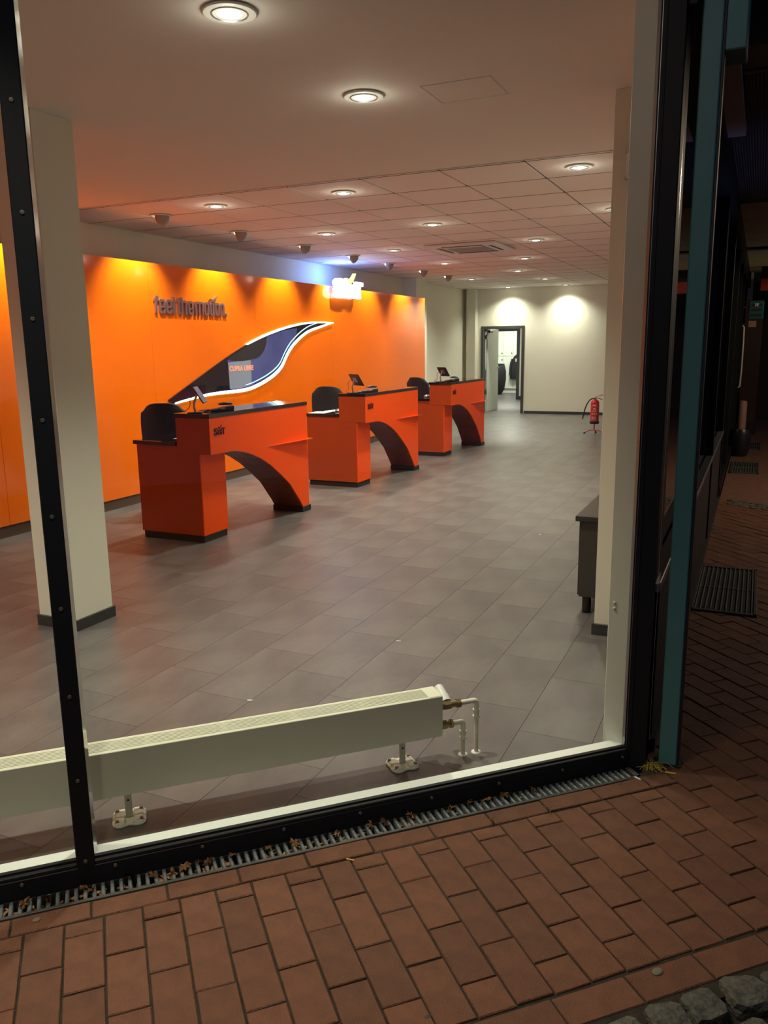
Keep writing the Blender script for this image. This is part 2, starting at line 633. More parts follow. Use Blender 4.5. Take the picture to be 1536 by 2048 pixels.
# ------------------------------------------------------------------ orange panelling
pw = thing('panel_wall', 'long glossy orange panelled wall behind the three service desks', 'panelling', (-5.9, 0, 0))
ys = [-5.2, -3.15, -1.12, .91, 2.94, 4.955, 6.985, 8.99, 11.03, 13.08, 14.85]
for a, b_ in zip(ys, ys[1:]):
    m = MB(); m.box(-.02, 0, a + .0015, b_ - .0015, .105, 2.5, .001)
    m.build('panel', M_orange, pw)
m = MB(); m.box(-.2, -.021, ys[0], 14.85, .105, 2.497); m.build('core', M_brown, pw)
m = MB(); m.box(-.2, -.012, ys[0], 14.84, 0, .105); m.build('plinth', mat('brown plinth board', (88, 70, 58), .5), pw)

# ------------------------------------------------------------------ lettering on the panelling
XP = -5.9


sg = thing('slogan_lettering', 'chrome lettering reading feel the motion. on the orange wall', 'lettering', (XP, 7.04, 1.985))
XH, AH, SW = .150, .182, .030


def cap(x0, x1, z, d, sw=SW):
    """rounded arch joining two stems; d=1 top, d=-1 bottom"""
    t_ = .026
    P = [(x0, z - d * .040), (x0 + .004, z - d * .016), (x0 + .018, z), (x1 - .018, z), (x1 - .004, z - d * .016), (x1, z - d * .040),
         (x1 - sw, z - d * .040), (x1 - sw - .004, z - d * t_), (x0 + sw + .004, z - d * t_), (x0 + sw, z - d * .040)]
    return P


def rect(x0, x1, z0, z1):
    return [(x0, z0), (x1, z0), (x1, z1), (x0, z1)]


def glyph(ch, w):
    g_ = []
    if ch == 'f':
        g_ = [rect(.014, .014 + SW, 0, AH - .034), [(.014, AH - .034), (.018, AH - .012), (.034, AH), (w, AH), (w, AH - .026), (.014 + SW + .002, AH - .028), (.014 + SW, AH - .034)],
              rect(0, .0138, XH - .024, XH), rect(.0142 + SW, w, XH - .024, XH)]
    elif ch == 'e':
        g_ = [cap(0, w, XH, 1), cap(0, w, 0, -1), rect(0, SW, .0402, XH - .0402), rect(w - SW, w, XH - .075, XH - .0402), rect(SW + .0002, w, XH - .090, XH - .0752),
              rect(w - SW, w, .0402, .052)]
    elif ch in 'li':
        g_ = [rect(0, w, 0, AH if ch == 'l' else XH - .004)]
    elif ch == 't':
        g_ = [rect(.010, .010 + SW, .026, AH - .006), [(.010, .0258), (.014, .008), (.026, 0), (w, 0), (w, .0258)], rect(0, .0098, XH - .024, XH), rect(.0102 + SW, w, XH - .024, XH)]
    elif ch == 'h':
        g_ = [rect(0, SW, 0, AH), rect(w - SW, w, 0, XH - .0402), [(SW + .0002, XH - .026), (SW + .0002, XH - .004), (SW + .01, XH), (w - .018, XH), (w - .004, XH - .016), (w, XH - .040), (w - SW, XH - .040), (w - SW - .004, XH - .026)]]
    elif ch == 'n':
        g_ = [cap(0, w, XH, 1), rect(0, SW, 0, XH - .0402), rect(w - SW, w, 0, XH - .0402)]
    elif ch == 'm':
        h_ = w / 2 + SW / 2
        g_ = [cap(0, h_, XH, 1), rect(0, SW, 0, XH - .0402), rect(h_ - SW, h_, 0, XH - .0402), cap(h_ + .0002 - SW * .0, w, XH, 1, SW * .5) if False else [(h_ + .0002, XH - .026), (h_ + .0002, XH - .004), (h_ + .008, XH), (w - .018, XH), (w - .004, XH - .016), (w, XH - .040), (w - SW, XH - .040), (w - SW - .004, XH - .026)],
              rect(w - SW, w, 0, XH - .0402)]
    elif ch == 'o':
        g_ = [cap(0, w, XH, 1), cap(0, w, 0, -1), rect(0, SW, .0402, XH - .0402), rect(w - SW, w, .0402, XH - .0402)]
    elif ch == '.':
        g_ = [rect(0, w, 0, .032)]
    return g_


for ch, px0, px1 in (('f', 115, 182), ('e', 190, 288), ('e', 298, 396), ('l', 406, 440), ('t', 484, 536), ('h', 544, 645), ('e', 660, 756), ('m', 785, 936),
                     ('o', 946, 1036), ('t', 1040, 1092), ('i', 1098, 1130), ('o', 1142, 1232), ('n', 1240, 1326), ('.', 1336, 1366)):
    a, w_ = (px0 - 115) * .00104, (px1 - px0) * .00104
    m = MB()
    for P in glyph(ch, w_):
        m.prism([(p[0] + a, p[1]) for p in P], .001, .021, 'x')
    m.build('letter', M_chrome, sg)


def banana(cy, cz, k, n=10):
    """swoosh stroke: thick curved stroke rising to the right, pointed at its top"""
    A, B, Cc = (-.9, -.15), (.1, -.55), (1.15, .75)
    lo, hi = [], []
    for i in range(n + 1):
        t_ = i / n
        px = (1 - t_) ** 2 * A[0] + 2 * t_ * (1 - t_) * B[0] + t_ * t_ * Cc[0]
        pz = (1 - t_) ** 2 * A[1] + 2 * t_ * (1 - t_) * B[1] + t_ * t_ * Cc[1]
        wd_ = .30 * (1 - .75 * t_)
        lo.append((cy + px * k, cz + (pz - wd_) * k))
        hi.append((cy + (px - .18 * (1 - t_)) * k, cz + (pz + wd_) * k))
    return lo + hi[::-1]


m = MB(); m.prism(banana(1.055, .185, .058), .001, .022, 'x'); m.build('swoosh', M_chrome, sg)

# ------------------------------------------------------------------ big swoosh display
sw = thing('swoosh_display', 'wave shaped black glass screen outlined by a glowing white tube on the orange wall', 'display', (XP, 7.1, 1.0))


def catmull(pts, n=6):
    out = []
    for i in range(len(pts) - 1):
        p0 = Vector(pts[max(i - 1, 0)]); p1 = Vector(pts[i]); p2 = Vector(pts[i + 1]); p3 = Vector(pts[min(i + 2, len(pts) - 1)])
        for k in range(n):
            t_ = k / n
            out.append(.5 * ((2 * p1) + (-p0 + p2) * t_ + (2 * p0 - 5 * p1 + 4 * p2 - p3) * t_ * t_ + (-p0 + 3 * p1 - 3 * p2 + p3) * t_ ** 3))
    out.append(Vector(pts[-1]))
    return out


UP = [(7.17, 1.06), (7.70, 1.27), (8.276, 1.494), (8.739, 1.653), (9.163, 1.773), (9.695, 1.883), (10.242, 1.954), (10.774, 1.972), (11.055, 1.963)]
LO = [(7.269, 1.008), (7.657, 1.045), (7.936, 1.063), (8.259, 1.068), (8.568, 1.07), (8.852, 1.099), (9.24, 1.197), (9.525, 1.326), (9.721, 1.516), (9.918, 1.656), (10.275, 1.809), (10.708, 1.899), (11.055, 1.963)]
rel = lambda P: [(p[0] - 7.1, p[1] - 1.0) for p in P]
up_c, lo_c = catmull(rel(UP)), catmull(rel(LO))
m = MB()
# body sheet
pts = [(p.x, p.y) for p in up_c] + [(p.x, p.y) for p in reversed(lo_c[:-1])]
m.prism(pts, .002, .022, 'x')
m.build('body', M_piano, sw)


def ribbon(path, wd0, wd1, x0, x1, mt, name, side=1.0, root=sw, shift=0.0):
    m = MB()
    n = len(path)
    nr = []
    for i in range(n):
        d = (path[min(i + 1, n - 1)] - path[max(i - 1, 0)]).normalized()
        nr.append(Vector((-d.y, d.x)) * side)
    A = [path[i] + nr[i] * shift for i in range(n)]
    B = [path[i] + nr[i] * (shift + wd0 + (wd1 - wd0) * math.sin(math.pi * i / (n - 1)) ** .6) for i in range(n)]
    t = m.bm
    V = [[t.verts.new((xx, p.x, p.y)) for p in L] for xx in (x0, x1) for L in (A, B)]
    for i in range(n - 1):
        t.faces.new((V[0][i], V[0][i + 1], V[1][i + 1], V[1][i]))
        t.faces.new((V[2][i], V[3][i], V[3][i + 1], V[2][i + 1]))
        t.faces.new((V[0][i], V[2][i], V[2][i + 1], V[0][i + 1]))
        t.faces.new((V[1][i], V[1][i + 1], V[3][i + 1], V[3][i]))
    return m.build(name, mt, root)


ribbon(lo_c, .012, .040, .0, .030, M_led, 'led_tube')
ribbon(up_c[18:], .004, .020, .0, .030, M_led, 'led_tube', side=-1.0)
ribbon(lo_c[26:66], .006, .016, .022, .026, M_led2, 'led_line', shift=.075)
# screen area inside
sc_up = [(8.30, 1.47), (8.739, 1.62), (9.10, 1.73), (9.60, 1.83), (9.98, 1.87)]
sc_dn = [(9.98, 1.87), (9.90, 1.70), (9.66, 1.55), (9.45, 1.35), (9.18, 1.24), (8.82, 1.145), (8.56, 1.115), (8.33, 1.11)]
a_ = catmull(rel(sc_up)); b_ = catmull(rel(sc_dn))
m = MB(); m.prism([(p.x, p.y) for p in a_] + [(p.x, p.y) for p in b_[1:]], .022, .024, 'x'); m.build('screen', M_screen, sw)
m = MB(); m.prism([(p[0] - 7.1, p[1] - 1.0) for p in ((8.32, 1.12), (8.56, 1.12), (8.80, 1.15), (8.80, 1.46), (8.31, 1.44))], .024, .025, 'x'); m.build('screen_area', M_screen2, sw)
arc = [(8.28 + .0, 1.485), (8.739, 1.64), (9.20, 1.77)] + [(9.20 - .35 * (1 - math.cos(u)), 1.77 - .30 * math.sin(u)) for u in (R(20), R(40), R(60), R(80))] + [(8.6, 1.45), (8.40, 1.455)]
m = MB(); m.prism([(p[0] - 7.1, p[1] - 1.0) for p in arc], .025, .027, 'x'); m.build('dark_shape', M_dblob, sw)
me, xa, xb = text_mesh('CUPRA LIBRE', 1.0, .001, M_stext, offset=.02)
o = bpy.data.objects.new('screen_text', me); COL.objects.link(o); o.parent = sw
k = .52 / (xb - xa)
o.matrix_local = basis((0, k, 0), (0, 0, .085), (1, 0, 0), (.0265, 8.33 - 7.1 - xa * k, 1.335 - 1.0))

# ------------------------------------------------------------------ glowing wall sign
ls = thing('lit_sign', 'glowing white company lettering at the top of the orange wall', 'sign', (-5.885, 10.99, 2.33))
ZB = 0.0
def sign_part(name, ch, a, b2, z0, z1, mt, x0=.04, x1=.09, bold=.05):
    me, xa, xb = text_mesh(ch, 1.0, .5, mt, offset=bold)
    zs = [v.co.y for v in me.vertices]
    ka = (b2 - a) / (xb - xa)
    kz = (z1 - z0) / (max(zs) - min(zs))
    o = bpy.data.objects.new(name, me); COL.objects.link(o); o.parent = ls
    o.matrix_local = basis((0, ka, 0), (0, 0, kz), (x1 - x0, 0, 0), ((x0 + x1) / 2, a - xa * ka, z0 - min(zs) * kz))
    return o
for (nm, ch, a, b2, z0, z1) in (('letter', 'S', 0, .36, 0, .29), ('letter', 'X', .47, .72, .015, .225), ('letter', 'T', .70, .96, .015, .27)):
    sign_part(nm, ch, a, b2, z0, z1, M_sign)
m = MB(); m.box(.04, .09, .37, .455, .015, .2, .004); m.build('letter', M_sign, ls)
m = MB(); m.prism(banana(.53, .285, .13), .04, .10, 'x'); m.build('swoosh', M_signor, ls)
m = MB()
m.box(.0, .034, .10, .86, .07, .16); m.build('back_box', M_signedge, ls)

# ------------------------------------------------------------------ service desks
def make_desk(y0, label, logo_k=1.0):
    t = thing('service_desk', label, 'desk', (-4.02, y0, 0), 0, 'orange service desks along the wall')
    # side profile of the tall counter
    arch = [(1.455, .055), (1.40, .125), (1.33, .20), (1.22, .32), (1.07, .43), (.90, .545), (.74, .63), (.60, .685), (.47, .722), (.36, .742), (.30, .748)]
    prof = [(0, .752), (.30, .748)][:1] + arch[::-1] + [(1.575, .055), (1.575, 1.05), (0, 1.05)]
    m = MB(); m.prism(prof, -.016, 0, 'x', .0015); m.build('front_panel', M_desk, t)
    m = MB(); m.prism([(a + .004 if a < .01 else a, b) for a, b in prof], -.022, -.016, 'x'); m.build('panel_edge', M_edge, t)
    # arch soffit
    m = MB()
    ins = [(a, b + .0) for a, b in arch]
    outs = [(a + .02, b + .03) for a, b in arch]
    m.prism(ins + outs[::-1], -.335, -.022, 'x'); m.build('arch_soffit', M_brown, t)
    # body of the tall counter
    m = MB()
    pr2 = [(.012, .76)] + [(a + .02, b + .03) for a, b in arch[::-1]] + [(1.565, .06), (1.565, 1.05), (.012, 1.05)]
    m.prism(pr2, -.325, -.022, 'x'); m.build('counter_body', M_desk_shaded, t)
    m = MB(); m.box(-.34, -.004, -.002, .012, .755, 1.05, .002); m.build('end_panel', M_desk_shaded, t)
    m = MB(); m.prism(prof, -.34, -.33, 'x'); m.build('rear_panel', M_desk_shaded, t)
    m = MB(); m.box(-.352, .004, -.008, 1.585, 1.05, 1.085, .004); m.build('counter_top', M_gloss, t)
    m = MB(); m.box(-.345, .002, 1.44, 1.605, 0, .055, .003); m.build('foot_plinth', M_plinth, t)
    # low desk
    m = MB(); m.box(-.77, -.125, .0, .35, .06, .815, .002); m.build('cupboard', M_desk_shaded, t)
    m = MB(); m.box(-.125, -.112, .004, .346, .06, .75, .002); m.build('side_panel', M_desk, t)
    m = MB(); m.box(-.76, -.122, .012, .34, 0, .06, .002); m.build('plinth', M_plinth, t)
    m = MB(); m.box(-.80, -.345, -.012, 1.52, .815, .85, .003); m.build('desktop', M_gloss, t)
    # glass ledge
    m = MB(); m.prism([(0.0, .84), (.055, 1.50), (.055, 1.585), (0, 1.585)], .722, .728, 'z'); m.build('bag_ledge', M_clear, t)
    # small dark logo S i X T
    lg = MB()
    for ch, a, b2, z0, z1 in (('S', .055, .105, .905, .965), ('X', .135, .170, .908, .952), ('T', .165, .210, .908, .962)):
        me, xa, xb = text_mesh(ch, 1.0, .5, M_logo, offset=.022)
        zs = [v.co.y for v in me.vertices]
        ka = (b2 - a) / (xb - xa)
        kz = (z1 - z0) / (max(zs) - min(zs))
        o = bpy.data.objects.new('logo_letter', me); COL.objects.link(o); o.parent = t
        o.matrix_local = basis((0, ka, 0), (0, 0, kz), (.006, 0, 0), (.003, a - xa * ka, z0 - min(zs) * kz))
    m = MB(); m.box(0, .006, .110, .127, .908, .95); m.build('logo_letter', M_logo, t)
    m = MB(); m.prism(banana(.140, .968, .022), 0, .006, 'x'); m.build('logo_swoosh', M_logo, t)
    return t


DY = [5.38, 8.29, 11.15]
make_desk(DY[0], 'nearest orange service desk with black gloss counter top and arched side')
make_desk(DY[1], 'middle orange service desk with papers on its low desktop')
make_desk(DY[2], 'farthest orange service desk, closest to the doorway')

# ------------------------------------------------------------------ swivel chairs
def make_chair(loc, rz, label):
    t = thing('swivel_chair', label, 'chair', loc, rz, 'black office chairs behind the desks')
    m = MB()
    # curved backrest facing local -y, rounded top
    cols, rows = 10, 12
    grid = []
    for j in range(rows + 1):
        v = j / rows
        z = .56 + .55 * v
        hw = .205 + .03 * math.sin(v * math.pi)
        if v > .78:
            hw *= math.sqrt(max(.35, 1 - ((v - .78) / .22) ** 2 * .45))
        if v < .12:
            hw *= .85 + v
        grid.append([(hw * (2 * i / cols - 1), .06 * (2 * i / cols - 1) ** 2 * -1 + .05 * v - .02 * math.sin(v * 3), z - (.03 * abs(2 * i / cols - 1) ** 3 if v > .9 else 0)) for i in range(cols + 1)])
    bm = m.bm
    F_ = [[bm.verts.new((x, y - .02, z)) for x, y, z in r_] for r_ in grid]
    B_ = [[bm.verts.new((x, y + .022, z)) for x, y, z in r_] for r_ in grid]
    for j in range(rows):
        for i in range(cols):
            bm.faces.new((F_[j][i], F_[j][i + 1], F_[j + 1][i + 1], F_[j + 1][i]))
            bm.faces.new((B_[j][i], B_[j + 1][i], B_[j + 1][i + 1], B_[j][i + 1]))
        bm.faces.new((F_[j][0], F_[j + 1][0], B_[j + 1][0], B_[j][0]))
        bm.faces.new((F_[j][cols], B_[j][cols], B_[j + 1][cols], F_[j + 1][cols]))
    for i in range(cols):
        bm.faces.new((F_[0][i], B_[0][i], B_[0][i + 1], F_[0][i + 1]))
        bm.faces.new((F_[rows][i], F_[rows][i + 1], B_[rows][i + 1], B_[rows][i]))
    m.build('backrest', M_chair, t, smooth=True)
    m = MB(); m.box(-.24, .24, -.47, 0, .44, .52, .03, 3); m.build('seat', M_chair, t, smooth=True)
    m = MB(); m.tube([(0, -.2, .43), (0, .02, .43), (0, .07, .55), (0, .06, .75)], .022, 8, 1); m.build('back_bar', M_plast, t, smooth=True)
    m = MB(); m.cyl((0, -.23, .1), (0, -.23, .44), .026, 14); m.build('gas_lift', M_metal, t, smooth=True)
    for k in range(5):
        a = k * 2 * math.pi / 5 + .3
        m = MB(); m.tube([(0, -.23, .12), (.28 * math.cos(a), -.23 + .28 * math.sin(a), .075)], .018, 8)
        leg = m.build('leg', M_plast, t, smooth=True)
        m = MB(); cx_, cy2 = .28 * math.cos(a), -.23 + .28 * math.sin(a)
        m.cyl((cx_ - .02, cy2, .03), (cx_ + .02, cy2, .03), .03, 12)
        m.build('castor', M_plast, leg, smooth=True)
    return t


make_chair((-5.10, 6.12, 0), R(200), 'black office chair behind the nearest desk, backrest highest above the desktop')
make_chair((-5.08, 9.35, 0), R(188), 'black office chair behind the middle desk in front of the orange wall')
make_chair((-5.06, 12.35, 0), R(160), 'black office chair behind the farthest desk near the end of the orange wall')

# ------------------------------------------------------------------ desk devices
def make_tablet(loc, rz, label):
    t = thing('signature_tablet', label, 'tablet', loc, rz, 'signature tablets on the counters')
    m = MB(); m.box(-.06, .06, -.05, .05, 0, .008, .002); m.build('base', M_plast, t)
    m = MB(); m.tube([(0, 0, .006), (-.015, 0, .07), (.02, 0, .15)], .009, 8, 1); m.build('stem', M_metal, t, smooth=True)
    rot = Matrix.Rotation(R(-32), 4, 'Y')
    m = MB(); m.obox((.045, 0, .148), (.012, .21, .155), rot, .004); m.build('screen', M_plast, t)
    m = MB(); m.obox((.034, 0, .148), (.008, .08, .06), rot, .002); m.build('mount', M_metal, t)
    m = MB(); m.tube([(.02, .05, .15), (-.05, .04, .12), (-.04, .02, .05), (-.10, .03, .005)], .003, 6, 2); m.build('cable', M_plast, t, smooth=True)
    return t


def make_terminal(loc, rz, label):
    t = thing('card_terminal', label, 'terminal', loc, rz, 'card terminals on the counters')
    m = MB(); m.prism([(-.10, 0), (.10, 0), (.10, .045), (-.10, .018)], -.045, .045, 'y', .004); m.build('housing', M_plast, t)
    m = MB(); m.prism([(-.02, .05), (.085, .05), (.095, .068), (.02, .075), (-.02, .065)], -.03, .03, 'y', .004); m.build('handset', M_plast, t)
    m = MB(); m.obox((.0, -.045, .025), (.04, .004, .012), 0.0); m.build('display', mat('small grey display', (170, 140, 140), .3), t)
    m = MB(); m.tube([(-.1, .0, .01), (-.14, .03, .006), (-.17, -.02, .005), (-.13, -.05, .005)], .004, 6, 2); m.build('cord', M_plast, t, smooth=True)
    return t


names = ['nearest', 'middle', 'farthest']
for k in range(3):
    y = DY[k]
    make_tablet((-4.215, y + .085, 1.085), R(58 if k else 28), 'small black signature tablet on a stand on the %s desk counter' % names[k])
    make_terminal((-4.13, y + .33, 1.085), R(50), 'black card terminal with cord on the %s desk counter' % names[k])
for k in (1, 2):
    t = thing('computer_mouse', 'grey computer mouse on the low desktop of the %s desk' % names[k], 'mouse', (-4.52, DY[k] + .30, .8515), .4, 'mice on the low desktops')
    m = MB(); m.lathe([(.001, .034), (.02, .031), (.03, .02), (.033, .006), (.03, 0)], seg=16); o = m.build('shell', M_metal, t, smooth=True); o.scale = (1.5, 1, 1)
    m = MB(); m.box(.0, .03, -.004, .004, .026, .036, .002); m.build('wheel', M_plast, t)
t = thing('notepad', 'small dark notepad lying on the nearest low desktop', 'notepad', (-4.42, 5.50, .8515), .2)
m = MB(); m.box(-.05, .05, -.04, .04, 0, .01, .002); m.build('cover', M_plast, t)
m = MB(); m.box(-.045, .045, -.035, .035, .01, .013); m.build('sheet', M_paper, t)
for i, (x, y, a, lb) in enumerate(((-4.68, 8.42, .1, 'white paper sheet nearest the edge of the middle low desktop'),
                                   (-4.62, 8.74, -.15, 'white paper sheet further in on the middle low desktop'))):
    m = MB(); m.box(-.10, .10, -.14, .14, 0, .0015)
    tag(m.build('paper_sheet', M_paper, loc=(x, y, .8505), rot=(0, 0, a)), lb, 'paper', 'sheets on the middle desktop')

# ------------------------------------------------------------------ ceiling lamps
ring = MB(); ring.lathe([(.062, 0), (.098, 0), (.102, .004), (.098, .01), (.062, .012), (.062, 0)], seg=32)
ring_me = ring.mesh('trim_ring', M_white, True)
gim = MB(); gim.lathe([(.064, .03), (.068, .03), (.068, .002), (.064, .006), (.064, .03)], seg=28)
gim_me = gim.mesh('inner_ring', M_metal, True)
dif = MB(); dif.lathe([(.0005, 0), (.045, .0015), (.063, .006), (.063, .02)], seg=28)
dif_me = dif.mesh('lens', M_lamp, True)


def downlight(x, y, z, label, scale=1.0, power=None, cone=132):
    t = thing('downlight', label, 'lamp', (x, y, z), 0, 'recessed round downlights')
    t.scale = (scale, scale, scale)
    inst('trim_ring', ring_me, t, (0, 0, -.012))
    inst('inner_ring', gim_me, t, (0, 0, -.018))
    inst('lens', dif_me, t, (0, 0, -.014))
    light('downlight_light', 'SPOT', (x, y, z - .03), power or DOWN_P, LAMP_COL, size=.06, angle=cone, blend=1.0)
    light('downlight_glow', 'POINT', (x, y, z - .09), (power or DOWN_P) * .004, LAMP_COL, size=.05)
    return t


downlight(-1.88, 2.78, ZS, 'largest round downlight at the very top in the smooth ceiling', power=DOWN_P * .9, cone=106)
downlight(-1.885, 3.93, ZS, 'round downlight in the smooth ceiling beside the square hatch', power=DOWN_P * .9, cone=106)
DL = [(-1.33, 6.49, 'downlight on the right in the first tiled row beside the bare ceiling'),
      (-3.355, 6.56, 'downlight in the middle of the first tiled row'),
      (-4.70, 6.58, 'downlight on the left of the first tiled row, over the nearest desk'),
      (-1.39, 8.62, 'downlight half hidden by the right pillar, second tiled row'),
      (-3.355, 8.68, 'downlight in the middle of the second row, before the air outlet'),
      (-4.71, 8.75, 'downlight on the left of the second row, over the middle desk'),
      (-2.684, 10.58, 'downlight right of the ceiling air outlet'),
      (-4.70, 10.67, 'downlight left of the ceiling air outlet'),
      (-3.39, 12.68, 'downlight just past the ceiling air outlet on its right'),
      (-4.715, 12.73, 'downlight just past the ceiling air outlet on its left'),
      (-4.045, 14.70, 'single downlight in the row over the far end of the orange wall'),
      (-5.356, 16.01, 'downlight beyond the last wall washer, near the left wall'),
      (-4.047, 16.75, 'downlight one row before the far wall'),
      (-5.36, 18.66, 'downlight right above the open doorway'),
      (-4.045, 18.67, 'downlight close to the far wall right of the doorway')]
for x, y, lb in DL:
    downlight(x, y, ZT, lb, power=DOWN_P * (1 if y < 9 else .8))
# lamps of the part of the room left of the frame, so that it is lit like the rest
for x, y, lb in ((-3.6, .9, 'middle of the left end'), (-5.2, 2.0, 'orange wall end'), (-5.2, -.6, 'far left corner')):
    downlight(x, y, ZS, 'round downlight out of view in the smooth ceiling, %s' % lb, power=DOWN_P)

eye_me = MB(); eye_me.lathe([(.062, 0), (.078, 0), (.082, .004), (.062, .012), (.062, 0)], seg=28); eye_me = eye_me.mesh('trim_ring', M_white, True)
cone = MB()
cone.lathe([(.03, -.085), (.052, -.06), (.064, 0)], seg=24)
cone_me = None
M_shade = mat('white spotlight dome greyed for shade', (150, 138, 130), .5)  # white domes greyed, their shade is put into the colour
cone2 = MB(); cone2.lathe([(.0005, 0), (.028, 0), (.028, .006)], seg=20); cone2_me = cone2.mesh('lens', M_lamp, True)
for i, y in enumerate([6.76, 8.12, 9.58, 10.99, 12.26, 13.73, 14.99]):
    ordn = ['first', 'second', 'third', 'fourth', 'fifth', 'sixth', 'seventh and last'][i]
    t = thing('wall_washer', 'tilted white eyeball spotlight aimed at the orange wall, %s from the window' % ordn, 'spotlight', (-5.49, y, ZT), 0, 'eyeball spotlights along the orange wall')
    t.scale = (1.35, 1.35, 1.3)
    inst('trim_ring', eye_me, t, (0, 0, -.010))
    # quarter dome open toward the wall
    m = MB()
    bm = m.bm
    rings = []
    nph, nth = 8, 12
    for a in range(nph + 1):
        ph = R(90) * a / nph
        rings.append([bm.verts.new((.062 * math.cos(th) * math.cos(ph) * 1.0, .062 * math.sin(th) * math.cos(ph), -.085 * math.sin(ph))) for th in [R(-100) + R(200) * q / nth for q in range(nth + 1)]])
    for a, b2 in zip(rings, rings[1:]):
        for q in range(nth):
            bm.faces.new((a[q], a[q + 1], b2[q + 1], b2[q]))
    o = m.build('shade', M_shade, t, smooth=True)
    sm = o.modifiers.new('thickness', 'SOLIDIFY'); sm.thickness = .003
    inst('lens', cone2_me, t, (-.022, 0, -.024), (0, R(215), 0))
    light('wall_washer_light', 'SPOT', (-5.53, y, ZT - .05), EYE_P, LAMP_COL, aim=(-5.9, y, 1.9), size=.03, angle=96, blend=.7)
light('wall_washer_light', 'SPOT', (-5.5, 5.3, ZS - .05), EYE_P, LAMP_COL, aim=(-5.9, 5.3, 1.9), size=.03, angle=96, blend=.7)

# ------------------------------------------------------------------ ceiling cassette
t = thing('air_cassette', 'square white air conditioning cassette in the tiled ceiling', 'air conditioner', (-3.655, 10.87, ZT - .004), 0)
m = MB()
S = .49
m.prism([(-S, -S), (S, -S), (S, S), (-S, S)], -.028, 0, 'z', .006); m.build('fascia', M_white, t)
m = MB(); m.box(-.27, .27, -.27, .27, -.034, -.027, .003); m.build('intake_grille', mat('grey intake grille', (150, 146, 144), .6, bump=.5, bscale=140), t)
for k in range(4):
    a = k * math.pi / 2
    m = MB()
    m.obox(Matrix.Rotation(a, 3, 'Z') @ Vector((0, .36, -.030)), (.56, .045, .006), a); m.build('air_slot', M_gap, t)
    m = MB()
    m.obox(Matrix.Rotation(a, 3, 'Z') @ Vector((0, .345, -.036)), (.56, .03, .006), Matrix.Rotation(a, 4, 'Z') @ Matrix.Rotation(R(20), 4, 'X')); m.build('louvre', M_white, t)

# ------------------------------------------------------------------ doorway, corridor, lockers
d1 = thing('door_1', 'anthracite framed doorway in the far wall with its pale leaf open', 'door', (-5.57, YF, 0), 0, kind='structure')
m = MB()
m.box(-.53, -.465, -.02, .16, 0, 2.045, .003); m.box(.465, .53, -.02, .16, 0, 2.045, .003); m.box(-.466, .466, -.02, .16, 1.985, 2.045, .003)
m.build('door_frame', M_frame, d1)
m = MB(); m.box(-.46, -.42, .17, 1.08, .01, 1.99, .003); leaf = m.build('door_leaf', M_door, d1)
m = MB(); m.cyl((-.42, .98, 1.05), (-.365, .98, 1.05), .01, 10); m.cyl((-.37, .98, 1.05), (-.37, .86, 1.05), .009, 10); m.build('handle', M_metal, leaf, smooth=True)
for z in (.45, 1.75):
    m = MB(); m.box(-.462, -.425, .13, .17, z, z + .1, .004); m.build('hinge', M_metal, leaf)
m = MB(); m.box(-.42, -.37, .2, .45, 1.9, 1.96, .004); m.build('door_closer', M_plast, leaf)
for nm, bx, lb in (('wall_corridor_left', (-8.45, -8.35, YF + .15, 28, 0, 2.8), 'pale left wall of the corridor and back room'),
                   ('wall_corridor_right', (-5.0, -4.9, YF + .15, 24.1, 0, 2.8), 'pale right wall of the corridor'),
                   ('wall_corridor_end', (-6.5, -5.0, 24.0, 24.1, 0, 2.8), 'pale corridor end wall right of the second doorway'),
                   ('wall_corridor_end', (-8.35, -7.9, 24.0, 24.1, 0, 2.8), 'pale corridor end wall left of the second doorway'),
                   ('wall_above_doorway', (-7.9, -6.5, 24.0, 24.1, 2.08, 2.8), 'pale strip of wall above the second doorway'),
                   ('wall_back', (-8.45, -5.5, 28.0, 28.1, 0, 2.8), 'back room wall behind the lockers'),
                   ('wall_back_right', (-5.6, -5.5, 24.1, 28, 0, 2.8), 'right wall of the back room'),
                   ('ceiling_back', (-8.45, -4.9, YF + .15, 28.1, 2.8, 2.85), 'ceiling of the corridor and back room')):
    w = MB(); w.box(*bx)
    tag(w.build(nm, M_wall), lb, 'wall' if 'wall' in nm else 'ceiling', kind='structure')
f = MB(); f.box(-8.3, -4.9, YF - .05, 28.1, -.05, -.001)
tag(f.build('floor_back', M_floor), 'grey vinyl floor continuing through the doorway', 'floor', kind='structure')
d2 = thing('door_2', 'dark frame of the second doorway deeper in the corridor', 'door', (-7.2, 24.0, 0), 0, kind='structure')
m = MB(); m.box(-.70, -.63, -.03, .12, 0, 2.08, .003); m.box(.61, .70, -.03, .12, 0, 2.08, .003); m.box(-.631, .611, -.03, .12, 2.01, 2.08, .003)
m.build('door_frame', M_frame, d2)
m = MB(); m.box(.7, 2.2, -.02, 0, 0, .1); m.build('skirting', M_base, d2)
light('back_room_light', 'AREA', (-6.0, 21.5, 2.75), 75, (1.0, .97, .88), size=.6)
light('back_room_light', 'AREA', (-7.3, 25.6, 2.75), 95, (1.0, .98, .94), size=.6)
LKX = [-8.27, -7.93, -7.59, -7.25, -6.91]
lk = 0
